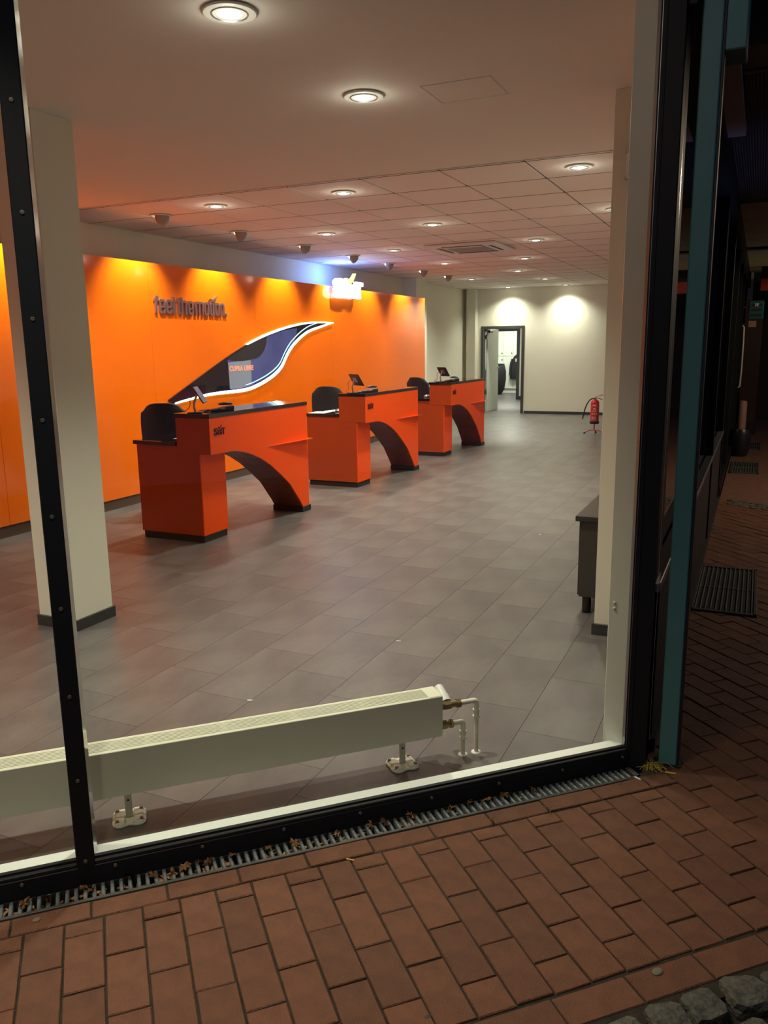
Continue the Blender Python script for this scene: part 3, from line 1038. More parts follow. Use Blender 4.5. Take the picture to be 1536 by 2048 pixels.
for i in range(4):
    t = thing('locker', ['white two door locker at the left edge of the back room', 'white two door locker partly behind the black bin',
                         'white two door locker marked with a faint yellow patch', 'white two door locker on the right behind the hanging jacket'][i],
              'locker', (LKX[i], 27.2, 0), 0, 'white lockers in the back room')
    m = MB(); m.box(0, .34, .02, .5, .14, 2.3); m.build('carcass', M_locker, t)
    m = MB(); m.box(0, .34, .05, .5, 0, .14); m.build('plinth', M_locker, t)
    for z0, z1 in ((.15, 1.235), (1.245, 2.3)):
        m = MB(); m.box(.004, .336, 0, .02, z0, z1, .003); dr = m.build('door', M_locker, t)
        zk = z1 - .12 if z0 < 1 else z0 + .09
        m = MB(); m.cyl((.29, -.015, zk), (.29, 0, zk), .02, 12); m.build('lock', M_plast, dr, smooth=True)
    if i == 2:
        m = MB(); m.lathe([(.0005, .004), (.045, .003), (.05, 0)], (.19, 0, 1.13), 16, (0, -1, 0)); m.build('sticker', mat('pale yellow sticker', (226, 214, 160), .6), t)
# rounded black bin/bag
t = thing('round_bin', 'tall black rounded bin standing just behind the open door leaf', 'bin', (-7.93, 26.3, 0))
m = MB(); m.lathe([(.20, 0), (.30, .18), (.345, .5), (.345, .75), (.30, .95), (.28, .97)], seg=28); m.build('body', M_coat, t, smooth=True)
m = MB(); m.lathe([(.29, .965), (.30, .99), (.27, 1.01), (.0005, 1.012)], seg=28); m.build('rim', M_plast, t, smooth=True)
t = thing('hanging_jacket', 'black jacket hanging from the lockers inside the second doorway', 'jacket', (-7.46, 27.1, 0))
m = MB()
rr = []
for z, w_, dpt in ((1.27, .03, .03), (1.22, .08, .05), (1.10, .14, .07), (.95, .17, .08), (.75, .19, .08), (.55, .205, .07), (.47, .20, .06)):
    rr.append([m.bm.verts.new((w_ * math.cos(a), dpt * math.sin(a) * (1 + .25 * math.sin(5 * a)), z)) for a in [2 * math.pi * q / 20 for q in range(20)]])
for a, b2 in zip(rr, rr[1:]):
    for q in range(20):
        m.bm.faces.new((a[q], a[(q + 1) % 20], b2[(q + 1) % 20], b2[q]))
m.bm.faces.new(rr[0]); m.bm.faces.new(rr[-1])
m.build('body', M_coat, t, smooth=True)
m = MB(); m.tube([(-.10, -.06, 1.14), (-.17, -.06, .95), (-.18, -.07, .6)], .045, 10, 1); m.build('sleeve', M_coat, t, smooth=True)
m = MB(); m.tube([(.10, -.06, 1.14), (.16, -.06, .95), (.17, -.07, .6)], .045, 10, 1); m.build('sleeve', M_coat, t, smooth=True)
m = MB(); m.box(.0, .08, -.085, -.07, 1.05, 1.16, .005); m.build('collar_patch', M_white, t)
m = MB(); m.tube([(0, -.05, 1.26), (0, .02, 1.3), (0, .1, 1.28)], .006, 6); m.build('hanging_loop', M_plast, t)

# ------------------------------------------------------------------ fire extinguisher on its stand
st = thing('extinguisher_stand', 'red tripod floor stand carrying the fire extinguisher', 'stand', (-2.64, 14.95, 0), 0)
m = MB(); m.cyl((0, 0, .06), (0, 0, .2), .011, 12); m.build('post', M_red, st, smooth=True)
m = MB(); m.lathe([(.0005, .185), (.082, .185), (.085, .19), (.085, .225), (.08, .225), (.08, .195), (.0005, .195)], seg=28); m.build('cup', M_plast, st, smooth=True)
for a in (R(-8), R(188), R(90)):
    m = MB(); m.tube([(0, 0, .07), (.09 * math.cos(a), .09 * math.sin(a), .065), (.17 * math.cos(a), .17 * math.sin(a), .018)], .009, 8, 2)
    lg = m.build('leg', M_red, st, smooth=True)
    m = MB(); m.lathe([(.0005, 0), (.016, 0), (.018, .02), (.012, .032), (.0005, .034)], (.17 * math.cos(a), .17 * math.sin(a), 0), 12); m.build('rubber_foot', M_plast, lg, smooth=True)
ex = thing('fire_extinguisher', 'red fire extinguisher with black hose standing in front of the far wall', 'extinguisher', (-2.64, 14.95, .196), 0)
m = MB(); m.lathe([(.0005, 0), (.07, 0), (.075, .01), (.076, .36), (.07, .385), (.05, .41), (.03, .425), (.022, .43), (.0005, .43)], seg=32); m.build('cylinder', M_red, ex, smooth=True)
m = MB(); m.lathe([(.018, .42), (.02, .455), (.012, .46), (.0005, .46)], seg=16); m.build('valve', M_brass, ex, smooth=True)
m = MB(); m.tube([(0, 0, .455), (.05, 0, .49), (.14, 0, .51)], .007, 8, 1); m.build('carry_handle', M_red, ex, smooth=True)
m = MB(); m.tube([(0, 0, .45), (.08, 0, .445), (.13, 0, .415)], .006, 8, 1); m.build('lever', M_plast, ex, smooth=True)
m = MB(); m.tube([(-.015, 0, .445), (-.09, -.02, .43), (-.16, -.03, .30), (-.19, -.03, .16), (-.21, -.03, .07)], .011, 10, 2); m.build('hose', M_plast, ex, smooth=True)
# printed label wrapped on the cylinder
m = MB()
def curved(m, a0, a1, z0, z1, r=.0766, n=8):
    vs = [[m.bm.verts.new((r * math.sin(a0 + (a1 - a0) * q / n), -r * math.cos(a0 + (a1 - a0) * q / n), z)) for q in range(n + 1)] for z in (z0, z1)]
    for q in range(n):
        m.bm.faces.new((vs[0][q], vs[0][q + 1], vs[1][q + 1], vs[1][q]))
for z0, z1, a0, a1 in ((.315, .335, -.35, .45), (.295, .298, -.8, .8), (.05, .053, -.8, .8), (.24, .246, -.3, .6), (.225, .229, -.3, .6), (.21, .216, -.6, .6),
                       (.26, .272, -.2, .5), (.11, .114, -.6, .6), (.10, .104, -.6, .6), (.09, .094, -.6, .6), (.08, .084, -.6, .5), (.07, .074, -.6, .6), (.12, .124, -.6, .4)):
    curved(m, a0, a1, z0, z1)
for a in (-.55, -.05, .4):
    curved(m, a, a + .22, .15, .19)
m.build('printed_label', M_label, ex)

# ------------------------------------------------------------------ dark cabinet beside the right pillar
cb = thing('low_cabinet', 'dark grey low cabinet on short legs behind the right pillar', 'cabinet', (-.905, 4.735, 0), 0)
m = MB(); m.box(.012, .46, .012, 1.6, .105, .57, .002); m.build('carcass', M_cab, cb)
m = MB(); m.box(0, .014, .03, .80, .11, .565, .002); m.build('door', M_cab, cb)
m = MB(); m.box(0, .014, .81, 1.58, .11, .565, .002); m.build('door', M_cab, cb)
m = MB(); m.box(-.018, .47, -.01, 1.62, .573, .605, .003); m.build('top', M_cabtop, cb)
for x, y in ((.055, .05), (.055, 1.5), (.40, .05), (.40, 1.5)):
    m = MB(); m.lathe([(.0005, 0), (.024, 0), (.027, .006), (.027, .095), (.022, .105), (.0005, .105)], (x, y, 0), 14); m.build('leg', M_plast, cb, smooth=True)

# ------------------------------------------------------------------ shop window (chamfered corner facade)
HEAD = 3.0
win = thing('window_1', 'large black framed shop window through which the room is seen', 'window', P0, FROT, kind='structure')
FD = -.06
BOT, RT = GZ - .04, .016
mull = [2.0725, 4.145, 6.2175, 8.29]
m = MB()
m.box(-.045, 8.6, -.105, FD, BOT, RT - .012, .002)
m.build('bottom_rail', M_black, win)
m = MB(); m.box(.04, 8.6, -.078, FD - .004, RT - .012, RT, .0015); m.build('glazing_bead', M_gasket, win)
m = MB(); m.box(.04, 8.6, -.095, -.080, RT - .012, RT + .006); m.build('glazing_gasket', M_gasket, win)
m = MB(); m.box(.03, 8.6, -.150, -.095, -.03, RT + .002, .002); m.build('window_sill', M_sill, win)
m = MB(); m.box(-.045, .032, -.14, FD, RT - .012, HEAD, .002); m.build('frame_jamb', M_black, win)
m = MB(); m.box(.032, .041, -.10, FD - .012, RT, HEAD, .001); m.build('glazing_gasket', M_metal, win)
m = MB(); m.box(-.045, 8.6, -.105, FD, HEAD - .12, HEAD + .1); m.build('frame_head', M_black, win)
for s_ in mull:
    m = MB(); m.box(s_ - .0275, s_ + .0275, -.078, FD, BOT + .04, HEAD, .003); mu = m.build('mullion', M_black, win)
    m = MB(); m.prism([(s_ - .0255, -.092), (s_ - .036, -.118), (s_ - .030, -.15), (s_ + .018, -.15), (s_ + .022, -.092)], .016, HEAD, 'z'); m.build('mullion_core', M_polish, mu)
edges = [.036] + mull + [8.6]
for a, b2 in zip(edges, edges[1:]):
    m = MB(); m.box(a + .002, b2 - .002, -.0875, -.0865, RT, HEAD - .1); m.build('glass_pane', M_glass, win)
scr = MB(); scr.lathe([(.0005, .0022), (.002, .0022), (.0024, .0032), (.0055, .0028), (.0065, 0)], seg=10, axis=(0, 1, 0))
scr_me = scr.mesh('screw', M_bolt, True)
for s_ in mull[:2]:
    for k in range(11):
        inst('screw', scr_me, win, (s_, FD, .023 + .2775 * k))
for k in range(15):
    inst('screw', scr_me, win, (.064 + .2745 * k, FD, -.012))
for k in range(10):
    inst('screw', scr_me, win, (-.01, FD, .15 + .2775 * k))

# white steel post behind the right jamb
p_a, p_b = Vector((-.472, 3.143)), Vector((-.355, 3.118))
dv = (p_b - p_a).normalized(); nv = Vector((-dv.y, dv.x))
post = thing('steel_post', 'glossy white steel post inside the window against its right jamb', 'post', (p_a.x, p_a.y, 0), math.atan2(dv.y, dv.x), kind='structure')
L_ = (p_b - p_a).length + .03
m = MB(); m.box(0, L_, 0, .13, 0, ZS, .003); m.build('post_shaft', M_steelw, post)
for x in (.024, .088):
    for z in (.58, .603):
        m = MB(); m.lathe([(.007, 0), (.0065, .003), (.003, .0055), (.0005, .006)], (x, 0, z), 12, (0, -1, 0)); m.build('cap_screw', M_steelw, post, smooth=True)

# ------------------------------------------------------------------ radiator
rad = thing('radiator', 'low white convector radiator along the inside of the window', 'radiator', FW(.76, -.30), FROT)
RL = 3.9
z0, z1 = .117, .283
m = MB(); m.box(0, RL, .038, .05, z0, z1, .002); m.build('front_panel', M_rad, rad)
m = MB(); m.box(0, RL, -.05, -.038, z0, z1, .002); m.build('rear_panel', M_rad, rad)
m = MB(); m.box(0, .004, -.04, .04, z0, z1 - .002); m.build('side_cover', M_rad, rad)
m = MB(); m.box(0, .055, -.048, .048, z1 - .006, z1 + .002, .002); m.build('top_plate', M_rad, rad)
m = MB(); m.box(.005, RL, -.036, .036, z0 + .005, z1 - .022); m.build('heating_core', M_gap, rad)
for k in range(8):
    y = -.035 + k * .01
    m = MB(); m.box(.055, RL, y - .0026, y + .0026, z1 - .014, z1, .0012); m.build('grille_bar', M_rad, rad)
k = .3
while k < RL:
    m = MB(); m.box(k, k + .02, -.038, .038, z1 - .016, z1 - .004); m.build('grille_bridge', M_rad, rad)
    k += .26
# pipes
for (s_, zt, nm, lb) in ((-.163, .223, 'long', 'taller'), (-.105, .142, 'short', 'shorter')):
    yb = .01
    m = MB(); m.cyl((0, yb, zt), (s_ * .55 if nm == 'short' else s_ * .48, yb, zt), .0135, 14); m.cyl((s_ * .12, yb, zt), (s_ * .3, yb, zt), .019, 6); m.cyl((s_ * .46, yb, zt), (s_ * .56, yb, zt), .019, 6)
    m.build('brass_valve', M_brass, rad, smooth=True)
    m = MB(); m.tube([(s_ * .55, yb, zt), (s_ * .8, yb, zt), (s_ * .97, yb, zt), (s_, yb, zt - .012), (s_, yb, zt - .04)], .0105, 12, 2)
    m.cyl((s_, yb, zt - .045), (s_, yb, zt - .038), .015, 14)
    m.cyl((s_, yb, zt - .072), (s_, yb, zt - .065), .015, 14)
    m.cyl((s_, yb, zt - .07), (s_, yb, zt - .04), .0115, 14)
    m.cyl((s_, yb, 0), (s_, yb, zt - .06), .0088, 14)
    m.build('pipe', M_pipe, rad, smooth=True)
    m = MB(); m.lathe([(.010, .004), (.018, .003), (.02, 0)], (s_, yb, 0), 14); m.build('pipe_rosette', M_white, rad, smooth=True)
m = MB(); m.cyl((-.035, -.012, .235), (-.035, -.075, .262), .021, 18, .019); m.cyl((-.035, -.0, .228), (-.035, -.03, .243), .023, 18); m.build('thermostat_head', M_white, rad, smooth=True)
m = MB(); m.tube([(-.035, .01, .223), (-.035, .0, .232)], .014, 12); m.build('valve_neck', M_brass, rad, smooth=True)


def foot(s_, label, rz):
    t = thing('floor_bracket', label, 'bracket', FW(s_, -.295), FROT + rz, 'floor brackets under the radiator')
    pts = []
    for k in range(28):
        a = 2 * math.pi * k / 28
        r_ = 1 + .10 * math.cos(4 * a) * -1 - .16 * max(0, math.cos(2 * a + math.pi)) ** 3
        pts.append((.062 * r_ * math.cos(a), .062 * r_ * math.sin(a)))
    m = MB(); m.prism(pts, 0, .010, 'z', .003); m.obox((.03, 0, .011), (.034, .095, .010), .0, .004); m.obox((-.03, 0, .011), (.034, .095, .010), .0, .004)
    m.build('base_plate', M_castw, t, smooth=True)
    for x in (-.040, .040):
        for y in (-.034, .034):
            m = MB(); m.cyl((x, y, .012), (x, y, .021), .0065, 6); m.cyl((x, y, .011), (x, y, .013), .009, 12); m.build('bolt', M_bolt, t)
    m = MB(); m.box(-.012, .012, -.004, .004, .008, .118, .001); up_ = m.build('upright', M_rad, t)
    m = MB(); m.cyl((0, .0035, .075), (0, .0055, .075), .004, 10); m.build('hole', M_gap, up_)
    m = MB(); m.box(-.022, .022, -.03, .03, .110, .1165, .002); m.build('top_flange', M_rad, t)


foot(.912, 'white cast floor bracket under the right end of the radiator', .08)
foot(1.93, 'white cast floor bracket under the radiator just right of the mullion', -.05)
foot(3.4, 'white cast floor bracket under the left part of the radiator', .0)
# crumbs on the shop floor
for (x, y, a, lb) in ((-2.038, 2.918, .4, 'small white scrap on the shop floor above the radiator'), (-1.609, 6.715, 1.2, 'small white scrap on the shop floor in the far middle'), (-1.709, 3.892, .1, 'tiny pale crumb on the shop floor before the window')):
    m = MB(); m.prism([(-.013, -.002), (.0, -.004), (.014, .0), (.012, .003), (-.012, .003)], 0, .002, 'z')
    tag(m.build('paper_scrap', M_paper, loc=(x, y, 0.0002), rot=(0, 0, a)), lb, 'scrap', 'scraps on the shop floor')

# ------------------------------------------------------------------ drain grate with bars
gr = thing('drain_grate', 'long narrow metal drain grate along the foot of the window', 'grate', FW(0, 0, GZ), FROT)
m = MB(); m.box(.035, 5.5, -.058, .018, -.05, -.040); m.box(.035, 5.5, -.060, -.057, -.05, -.002); m.box(.035, 5.5, .015, .018, -.05, -.004); m.build('channel', M_grime, gr)
m = MB(); m.box(.03, 5.5, .008, .020, -.02, .001, .0015); m.build('outer_rail', M_gratef, gr)
m = MB(); m.box(.03, .05, -.058, .02, -.02, .001, .0015); m.build('end_rail', M_gratef, gr)
bar = MB()
bpr = []
for a in range(7):
    th = math.pi * a / 6
    bpr.append((.0062 * math.cos(th), .004 * math.sin(th)))
bpr = [(.0062, -.022)] + bpr + [(-.0062, -.022)]
bar.prism(bpr, -.056, .009, 'y')
bar_me = bar.mesh('bar', M_grate, True)
k = 0
s_ = .07
while s_ < 5.4 and k < 290:
    inst('bar', bar_me, gr, (s_, 0, -.004 + rnd.uniform(-.001, .001)), (0, 0, rnd.uniform(-.02, .02)))
    s_ += .0268
    k += 1
m = MB()
for q in range(620):
    a = rnd.uniform(.06, 4.0); dd = rnd.uniform(-.05, .005)
    m.obox((a, dd, -.030 + rnd.uniform(0, .018)), (rnd.uniform(.01, .03), rnd.uniform(.004, .012), .002), Matrix.Rotation(rnd.uniform(0, 3), 4, 'Z') @ Matrix.Rotation(rnd.uniform(-.5, .5), 4, 'X'))
tag(m.build('debris', M_leaf, gr), kind='stuff')


# leaves caught on the grate
def leaf_mesh(seed):
    r_ = random.Random(seed)
    m = MB()
    n = 14
    c = m.bm.verts.new((0, 0, .004))
    vs = []
    for k in range(n):
        a = 2 * math.pi * k / n
        rr_ = (.018 if k % 2 else .010) * r_.uniform(.7, 1.25) * (1.35 if abs(math.cos(a)) > .8 else 1)
        vs.append(m.bm.verts.new((rr_ * math.cos(a), rr_ * .8 * math.sin(a), r_.uniform(-.003, .010))))
    for k in range(n):
        m.bm.faces.new((c, vs[k], vs[(k + 1) % n]))
    ex_ = bmesh.ops.solidify(m.bm, geom=list(m.bm.faces), thickness=.0008)
    return m.mesh('leaf', M_leaf)


leafs = [leaf_mesh(i) for i in range(5)]
LV = [(2.087, -.04), (2.06, -.02), (1.947, -.045), (1.875, -.03), (1.813, -.02), (1.775, -.03), (1.728, -.045), (1.697, -.035), (1.617, -.04), (2.253, -.025), (2.19, -.02),
      (1.13, -.04), (1.081, -.035), (.975, -.045), (.819, -.04), (.744, -.045), (.674, -.04), (.597, -.04), (.477, -.04), (1.405, -.035), (1.497, -.035), (1.257, -.03)]
order = sorted(range(len(LV)), key=lambda i: -LV[i][0])
for rank, i in enumerate(order):
    s_, dd = LV[i]
    o = inst('dry_leaf', leafs[i % 5], None, FW(s_, dd, GZ + .006), (rnd.uniform(-.5, .5), rnd.uniform(-.5, .5), rnd.uniform(0, 6)), [rnd.uniform(.75, 1.25)] * 3)
    ow = ['leftmost', 'second', 'third', 'fourth', 'fifth', 'sixth', 'seventh', 'eighth', 'ninth', 'tenth', 'eleventh', 'twelfth', 'thirteenth', 'fourteenth',
          'fifteenth', 'sixteenth', 'seventeenth', 'eighteenth', 'nineteenth', 'twentieth', 'last but one', 'rightmost'][rank]
    tag(o, '%s of the dry brown leaves along the drain grate, %s' % (ow, 'near the black mullion' if s_ > 1.9 else 'between mullion and window middle' if s_ > 1.2 else 'in the right half'), 'leaf', 'dry leaves on the drain grate')

# ------------------------------------------------------------------ pavement
pv = thing('pavement', 'red brick pavement in front of the shop with dark sandy joints', 'pavement', P0 + Vector((0, 0, GZ)), FROT, kind='structure')
m = MB(); m.box(-9.5, 7, .02, 1.0, -.05, -.006); m.box(-14, -.02, -9.5, .02, -.05, -.006)
m.build('joint_bed', M_joint, pv)
m = MB(); m.box(-14, 7, 1.0, 8, -.09, -.035)
m.build('roadway', M_joint, pv)


def brick_mesh(l, wd_, seed, name='paving_brick'):
    r_ = random.Random(seed)
    g_ = .0027
    hx, hy = wd_ / 2 - g_, l / 2 - g_
    m = MB()
    c_ = .0025
    def q(v): return v + r_.uniform(-.0012, .0012)
    base = [(-hx, -hy), (hx, -hy), (hx, hy), (-hx, hy)]
    top = [(q(a * (1 - c_ / hx)), q(b * (1 - c_ / hy))) for a, b in base]
    v0 = [m.bm.verts.new((a, b, -.03)) for a, b in base]
    v1 = [m.bm.verts.new((a, b, -.003)) for a, b in base]
    v2 = [m.bm.verts.new((a, b, 0)) for a, b in top]
    for A, B in ((v0, v1), (v1, v2)):
        for k in range(4):
            m.bm.faces.new((A[k], A[(k + 1) % 4], B[(k + 1) % 4], B[k]))
    m.bm.faces.new(v2)
    return m.mesh(name, M_brick)


bm_cache = {}
def brick(l, wd_):
    key = (round(l, 3), round(wd_, 3), rnd.randrange(3))
    if key not in bm_cache:
        bm_cache[key] = brick_mesh(l, wd_, hash(key) & 255)
    return bm_cache[key]


bricks = []
BL, BW = .2235, .1085
colx = [.259 + .1105 * k for k in range(-70, 40)]
for ki, cx0 in enumerate(colx):
    k = ki - 70
    x0, x1 = cx0, cx0 + .1105
    phase = .507 if k % 2 else .395
    dmin = .108
    if x1 < -.02:
        # along the side of the building the pavement runs on beyond the corner
        dmin = .108 - (-.02 - x1) * (T.dot(Vector((0, 1, 0))) / N.dot(Vector((0, 1, 0))) * -1) - 0
        dmin = None
    j0 = -45
    for j in range(-45, 4):
        a, b2 = phase + BL * j, phase + BL * (j + 1)
        a, b2 = a, min(b2, .845)
        if a >= .84:
            continue
        if dmin is not None:
            a = max(a, dmin)
            if b2 - a < .02:
                continue
        cxm, cym = (x0 + x1) / 2, (a + b2) / 2
        wp = FW(cxm, cym)
        if dmin is None:
            if wp.x < -.33 or wp.y > 9.2 or wp.x > 1.6:
                continue
        if b2 - a < .02 or x1 > 5.2:
            continue
        bricks.append((wp.length, cxm, cym, b2 - a, x1 - x0, 0))
for k in range(-30, 24):
    a = .267 + .2245 * k
    if a > -.21:
        bricks.append((FW(a + .11, .06).length, a + .112, .064, .2245, .082, 1))
    bricks.append((FW(a + .11, .9).length, a + .115, .900, .2245, .102, 1))
bricks = [b_ for b_ in bricks if FW(b_[1], b_[2]).x > -.33 or b_[2] > 0]
def in_view(b_):
    p = FW(b_[1], b_[2], GZ) - Vector((0, 0, 1.6))
    z = p.dot(fw)
    if z < .2:
        return False
    x, y = p.dot(r2) / z * fpx, p.dot(u2) / z * fpx
    return abs(x) < 800 and abs(y) < 1060
bricks.sort(key=lambda b_: (not in_view(b_), b_[0]))
restb = MB()
for i, (dd, x, y, l, wd_, o_) in enumerate(bricks):
    zz = rnd.uniform(-.0025, .0015)
    rz = rnd.uniform(-.012, .012)
    if i < 295:
        inst('paving_brick', brick(l, wd_), pv, (x, y, zz), (rnd.uniform(-.006, .006), rnd.uniform(-.006, .006), (math.pi / 2 if o_ else 0) + rz))
    else:
        me = brick(l, wd_)
        Mx = Matrix.Translation((x, y, zz)) @ Matrix.Rotation((math.pi / 2 if o_ else 0) + rz, 4, 'Z')
        t_ = bmesh.new(); t_.from_mesh(me)
        restb._add(t_, Mx)
tag(restb.build('paving_brick', M_brick, pv), kind='stuff')

# granite cobbles beside the pavement
cob = thing('cobble_strip', 'rough grey granite cobbles beyond the edge course of the pavement', 'cobbles', P0 + Vector((0, 0, GZ)), FROT, kind='structure')
cm = []
for q in range(6):
    r_ = random.Random(100 + q)
    t_ = bmesh.new()
    bmesh.ops.create_icosphere(t_, subdivisions=2, radius=1)
    for v in t_.verts:
        n_ = v.co.normalized()
        e = .55
        v.co = Vector((math.copysign(abs(n_.x) ** e, n_.x) * .058, math.copysign(abs(n_.y) ** e, n_.y) * .052, math.copysign(abs(n_.z) ** .4, n_.z) * .027))
        v.co *= r_.uniform(.86, 1.10)
    m_ = MB(); m_._add(t_)
    cm.append(m_.mesh('cobblestone', M_cobble, False))
for i in range(-6, 22):
    for j in range(0, 6):
        x = .1 + i * .122 + (j % 2) * .06 + rnd.uniform(-.01, .01)
        y = 1.018 + j * .112 + rnd.uniform(-.01, .01)
        inst('cobblestone', rnd.choice(cm), cob, (x, y, -.014 + rnd.uniform(-.006, .004)), (rnd.uniform(-.08, .08), rnd.uniform(-.08, .08), rnd.uniform(-.35, .35)), [rnd.uniform(.9, 1.08)] * 3)

# ground further away, cobble band and second paving
gd = MB(); gd.box(-.33, 8, 9.1, 40, GZ - .06, GZ - .004)
tag(gd.build('far_pavement', M_asph), 'dim brown paving far down the side of the building', 'pavement', kind='structure')
cb2 = thing('cobble_band', 'curved band of pale cobbles crossing the far pavement', 'cobbles', (0, 8.7, GZ), 0, kind='structure')
for i in range(40):
    for j in range(3):
        x = -.15 + i * .11 + (j % 2) * .05
        y = .32 - .55 * (x + .1) + .18 * (x + .1) ** 2 + j * .12
        if -.1 < y + .2:
            inst('cobblestone', cm[(i + j) % 6], cb2, (x, y, -.018), (0, 0, rnd.uniform(-.4, .4)), (1, 1, 1))

# light well gratings beside the building
def well(y0, y1, x0, x1, label):
    t = thing('well_grate', label, 'grate', (x0, y0, GZ), 0, 'gratings set in the pavement beside the side wall')
    L1, W1 = y1 - y0, x1 - x0
    m = MB()
    for a in ((0, W1, 0, .03), (0, W1, L1 - .03, L1), (0, .02, 0, L1), (W1 - .02, W1, 0, L1)):
        m.box(a[0], a[1], a[2], a[3], -.02, .012, .002)
    m.build('frame', M_gratef, t)
    m = MB(); m.box(.01, W1 - .01, .01, L1 - .01, -.006, .003); m.build('pit', M_gap, t)
    n = int(W1 / .03)
    bme = MB(); bme.box(-.004, .004, .02, L1 - .02, .002, .011, .001); bme = bme.mesh('bar', M_grate)
    for k in range(1, n):
        inst('bar', bme, t, (W1 * k / n, 0, 0))
    m = MB(); m.box(.01, W1 - .01, L1 * .5 - .006, L1 * .5 + .006, .002, .008); m.build('cross_bar', M_grate, t)


well(5.25, 6.38, -.29, .10, 'nearest pavement grating right of the teal post')
well(11.3, 12.35, -.25, .10, 'second pavement grating further along the side wall')
well(13.9, 14.9, -.25, .12, 'farthest pavement grating along the side wall')

# small things on the bricks
def blob(name, s_, d, a, b2, h, mt, label, cat, grp=None):
    m = MB(); m.lathe([(1, 0), (.92, .6), (.6, .95), (.0005, 1)], seg=18)
    o = m.build(name, mt, loc=FW(s_, d, GZ + .0005), rot=(0, 0, FROT + .2), smooth=True)
    o.scale = (a, b2, h)
    tag(o, label, cat, grp)


blob('flat_stone', .626, .874, .017, .012, .004, M_gum, 'pale flat oval stone on the edge course near the cobbles', 'stone')
blob('coin', 2.216, .055, .012, .010, .002, M_gum, 'small grey disc on the bricks at the lower left', 'coin')
blob('gum_spot', 1.265, .796, .012, .010, .0012, M_dark, 'dark flattened chewing gum spot at the bottom edge of the paving', 'gum')
m = MB(); m.cyl((-.02, 0, .004), (.02, 0, .004), .004, 10); m.build('butt_filter', M_gold, None)
ob = bpy.data.objects['butt_filter']; ob.name = 'cigarette_butt'; ob.location = FW(-.085, .045, GZ); ob.rotation_euler = (0, 0, .1)
tag(ob, 'yellow cigarette butt beside the foot of the teal post', 'cigarette')
m = MB(); m.obox((0, 0, .002), (.028, .006, .002), 0.0)
tag(m.build('paper_chip', M_paper, loc=FW(.056, .028, GZ), rot=(0, 0, -.5)), 'tiny white chip at the end of the drain grate', 'scrap')
m = MB(); m.obox((0, 0, .001), (.028, .005, .002), 0.0)
tag(m.build('straw_bit', M_gold, loc=FW(1.255, .115, GZ), rot=(0, 0, .1)), 'short yellow straw bit on the bricks below the drain grate', 'straw')
# moss and dirt patch at the corner and grass tuft
m = MB()
pp = []
for k in range(90):
    a = 2 * math.pi * k / 90
    rr_ = 1 + .22 * math.sin(3 * a + 1) + .12 * math.sin(7 * a) + .07 * math.sin(17 * a + 2) + rnd.uniform(-.07, .07)
    pp.append((-.02 + .13 * rr_ * math.cos(a), .035 + .045 * rr_ * math.sin(a)))
m.prism(pp, -.006, .0006, 'z')
o = m.build('moss_patch', mat('mossy dirt', (46, 38, 28), .95, rgb2=(78, 62, 44), vscale=26, bump=.6, bscale=90), loc=P0 + Vector((0, 0, GZ)), rot=(0, 0, FROT))
tag(o, 'dark mossy dirt in the corner between window and teal post', 'moss', kind='stuff')
m = MB()
for q in range(70):
    a = rnd.uniform(0, 2 * math.pi); ln = rnd.uniform(.03, .09); up_ = rnd.uniform(.3, 1.4)
    bx, by = rnd.gauss(0, .012), rnd.gauss(0, .008)
    dx, dy = math.cos(a) * ln * .8, math.sin(a) * ln * .8
    m.tube([(bx, by, 0), (bx + dx * .5, by + dy * .5, ln * up_ * .5), (bx + dx, by + dy, ln * up_ * .25)], .0009, 4, 1)
o = m.build('grass_tuft', M_grass, loc=FW(-.035, -.02, GZ), smooth=True)
tag(o, 'dry yellow grass tuft growing at the foot of the window corner', 'grass', kind='stuff')
for (s_, d, lb) in ((.72, .10, 'tiny weed sprouting between the bricks below the grate'), (.50, .108, 'small weed with thin blades between bricks, right of the other')):
    m = MB()
    for q in range(9):
        a = rnd.uniform(0, 6.28); ln = rnd.uniform(.012, .03)
        m.tube([(0, 0, 0), (math.cos(a) * ln * .4, math.sin(a) * ln * .4, ln), (math.cos(a) * ln, math.sin(a) * ln, ln * .8)], .0009, 4)
    tag(m.build('weed', mat('weed brown green', (110, 96, 50), .8), loc=FW(s_, d, GZ)), lb, 'weed', kind='stuff')

# ------------------------------------------------------------------ teal post at the corner
tp = thing('teal_post', 'teal painted steel post standing at the corner right of the window', 'post', (-.217, 3.20, GZ), 0)
m = MB(); m.box(-.037, .030, -.03, .03, 0, 3.2, .004); m.build('post_shaft', M_teal, tp)
m = MB(); m.box(.030, .040, -.024, .03, 0, 3.2, .002); m.build('edge_strip', M_plinth, tp)
m = MB(); m.box(-.05, .05, -.04, .04, 0, .006); m.build('foot_plate', M_plinth, tp)
m = MB(); m.box(.03, .105, -.02, .16, 2.62, 3.1, .004); m.build('bracket_box', M_teal, tp)

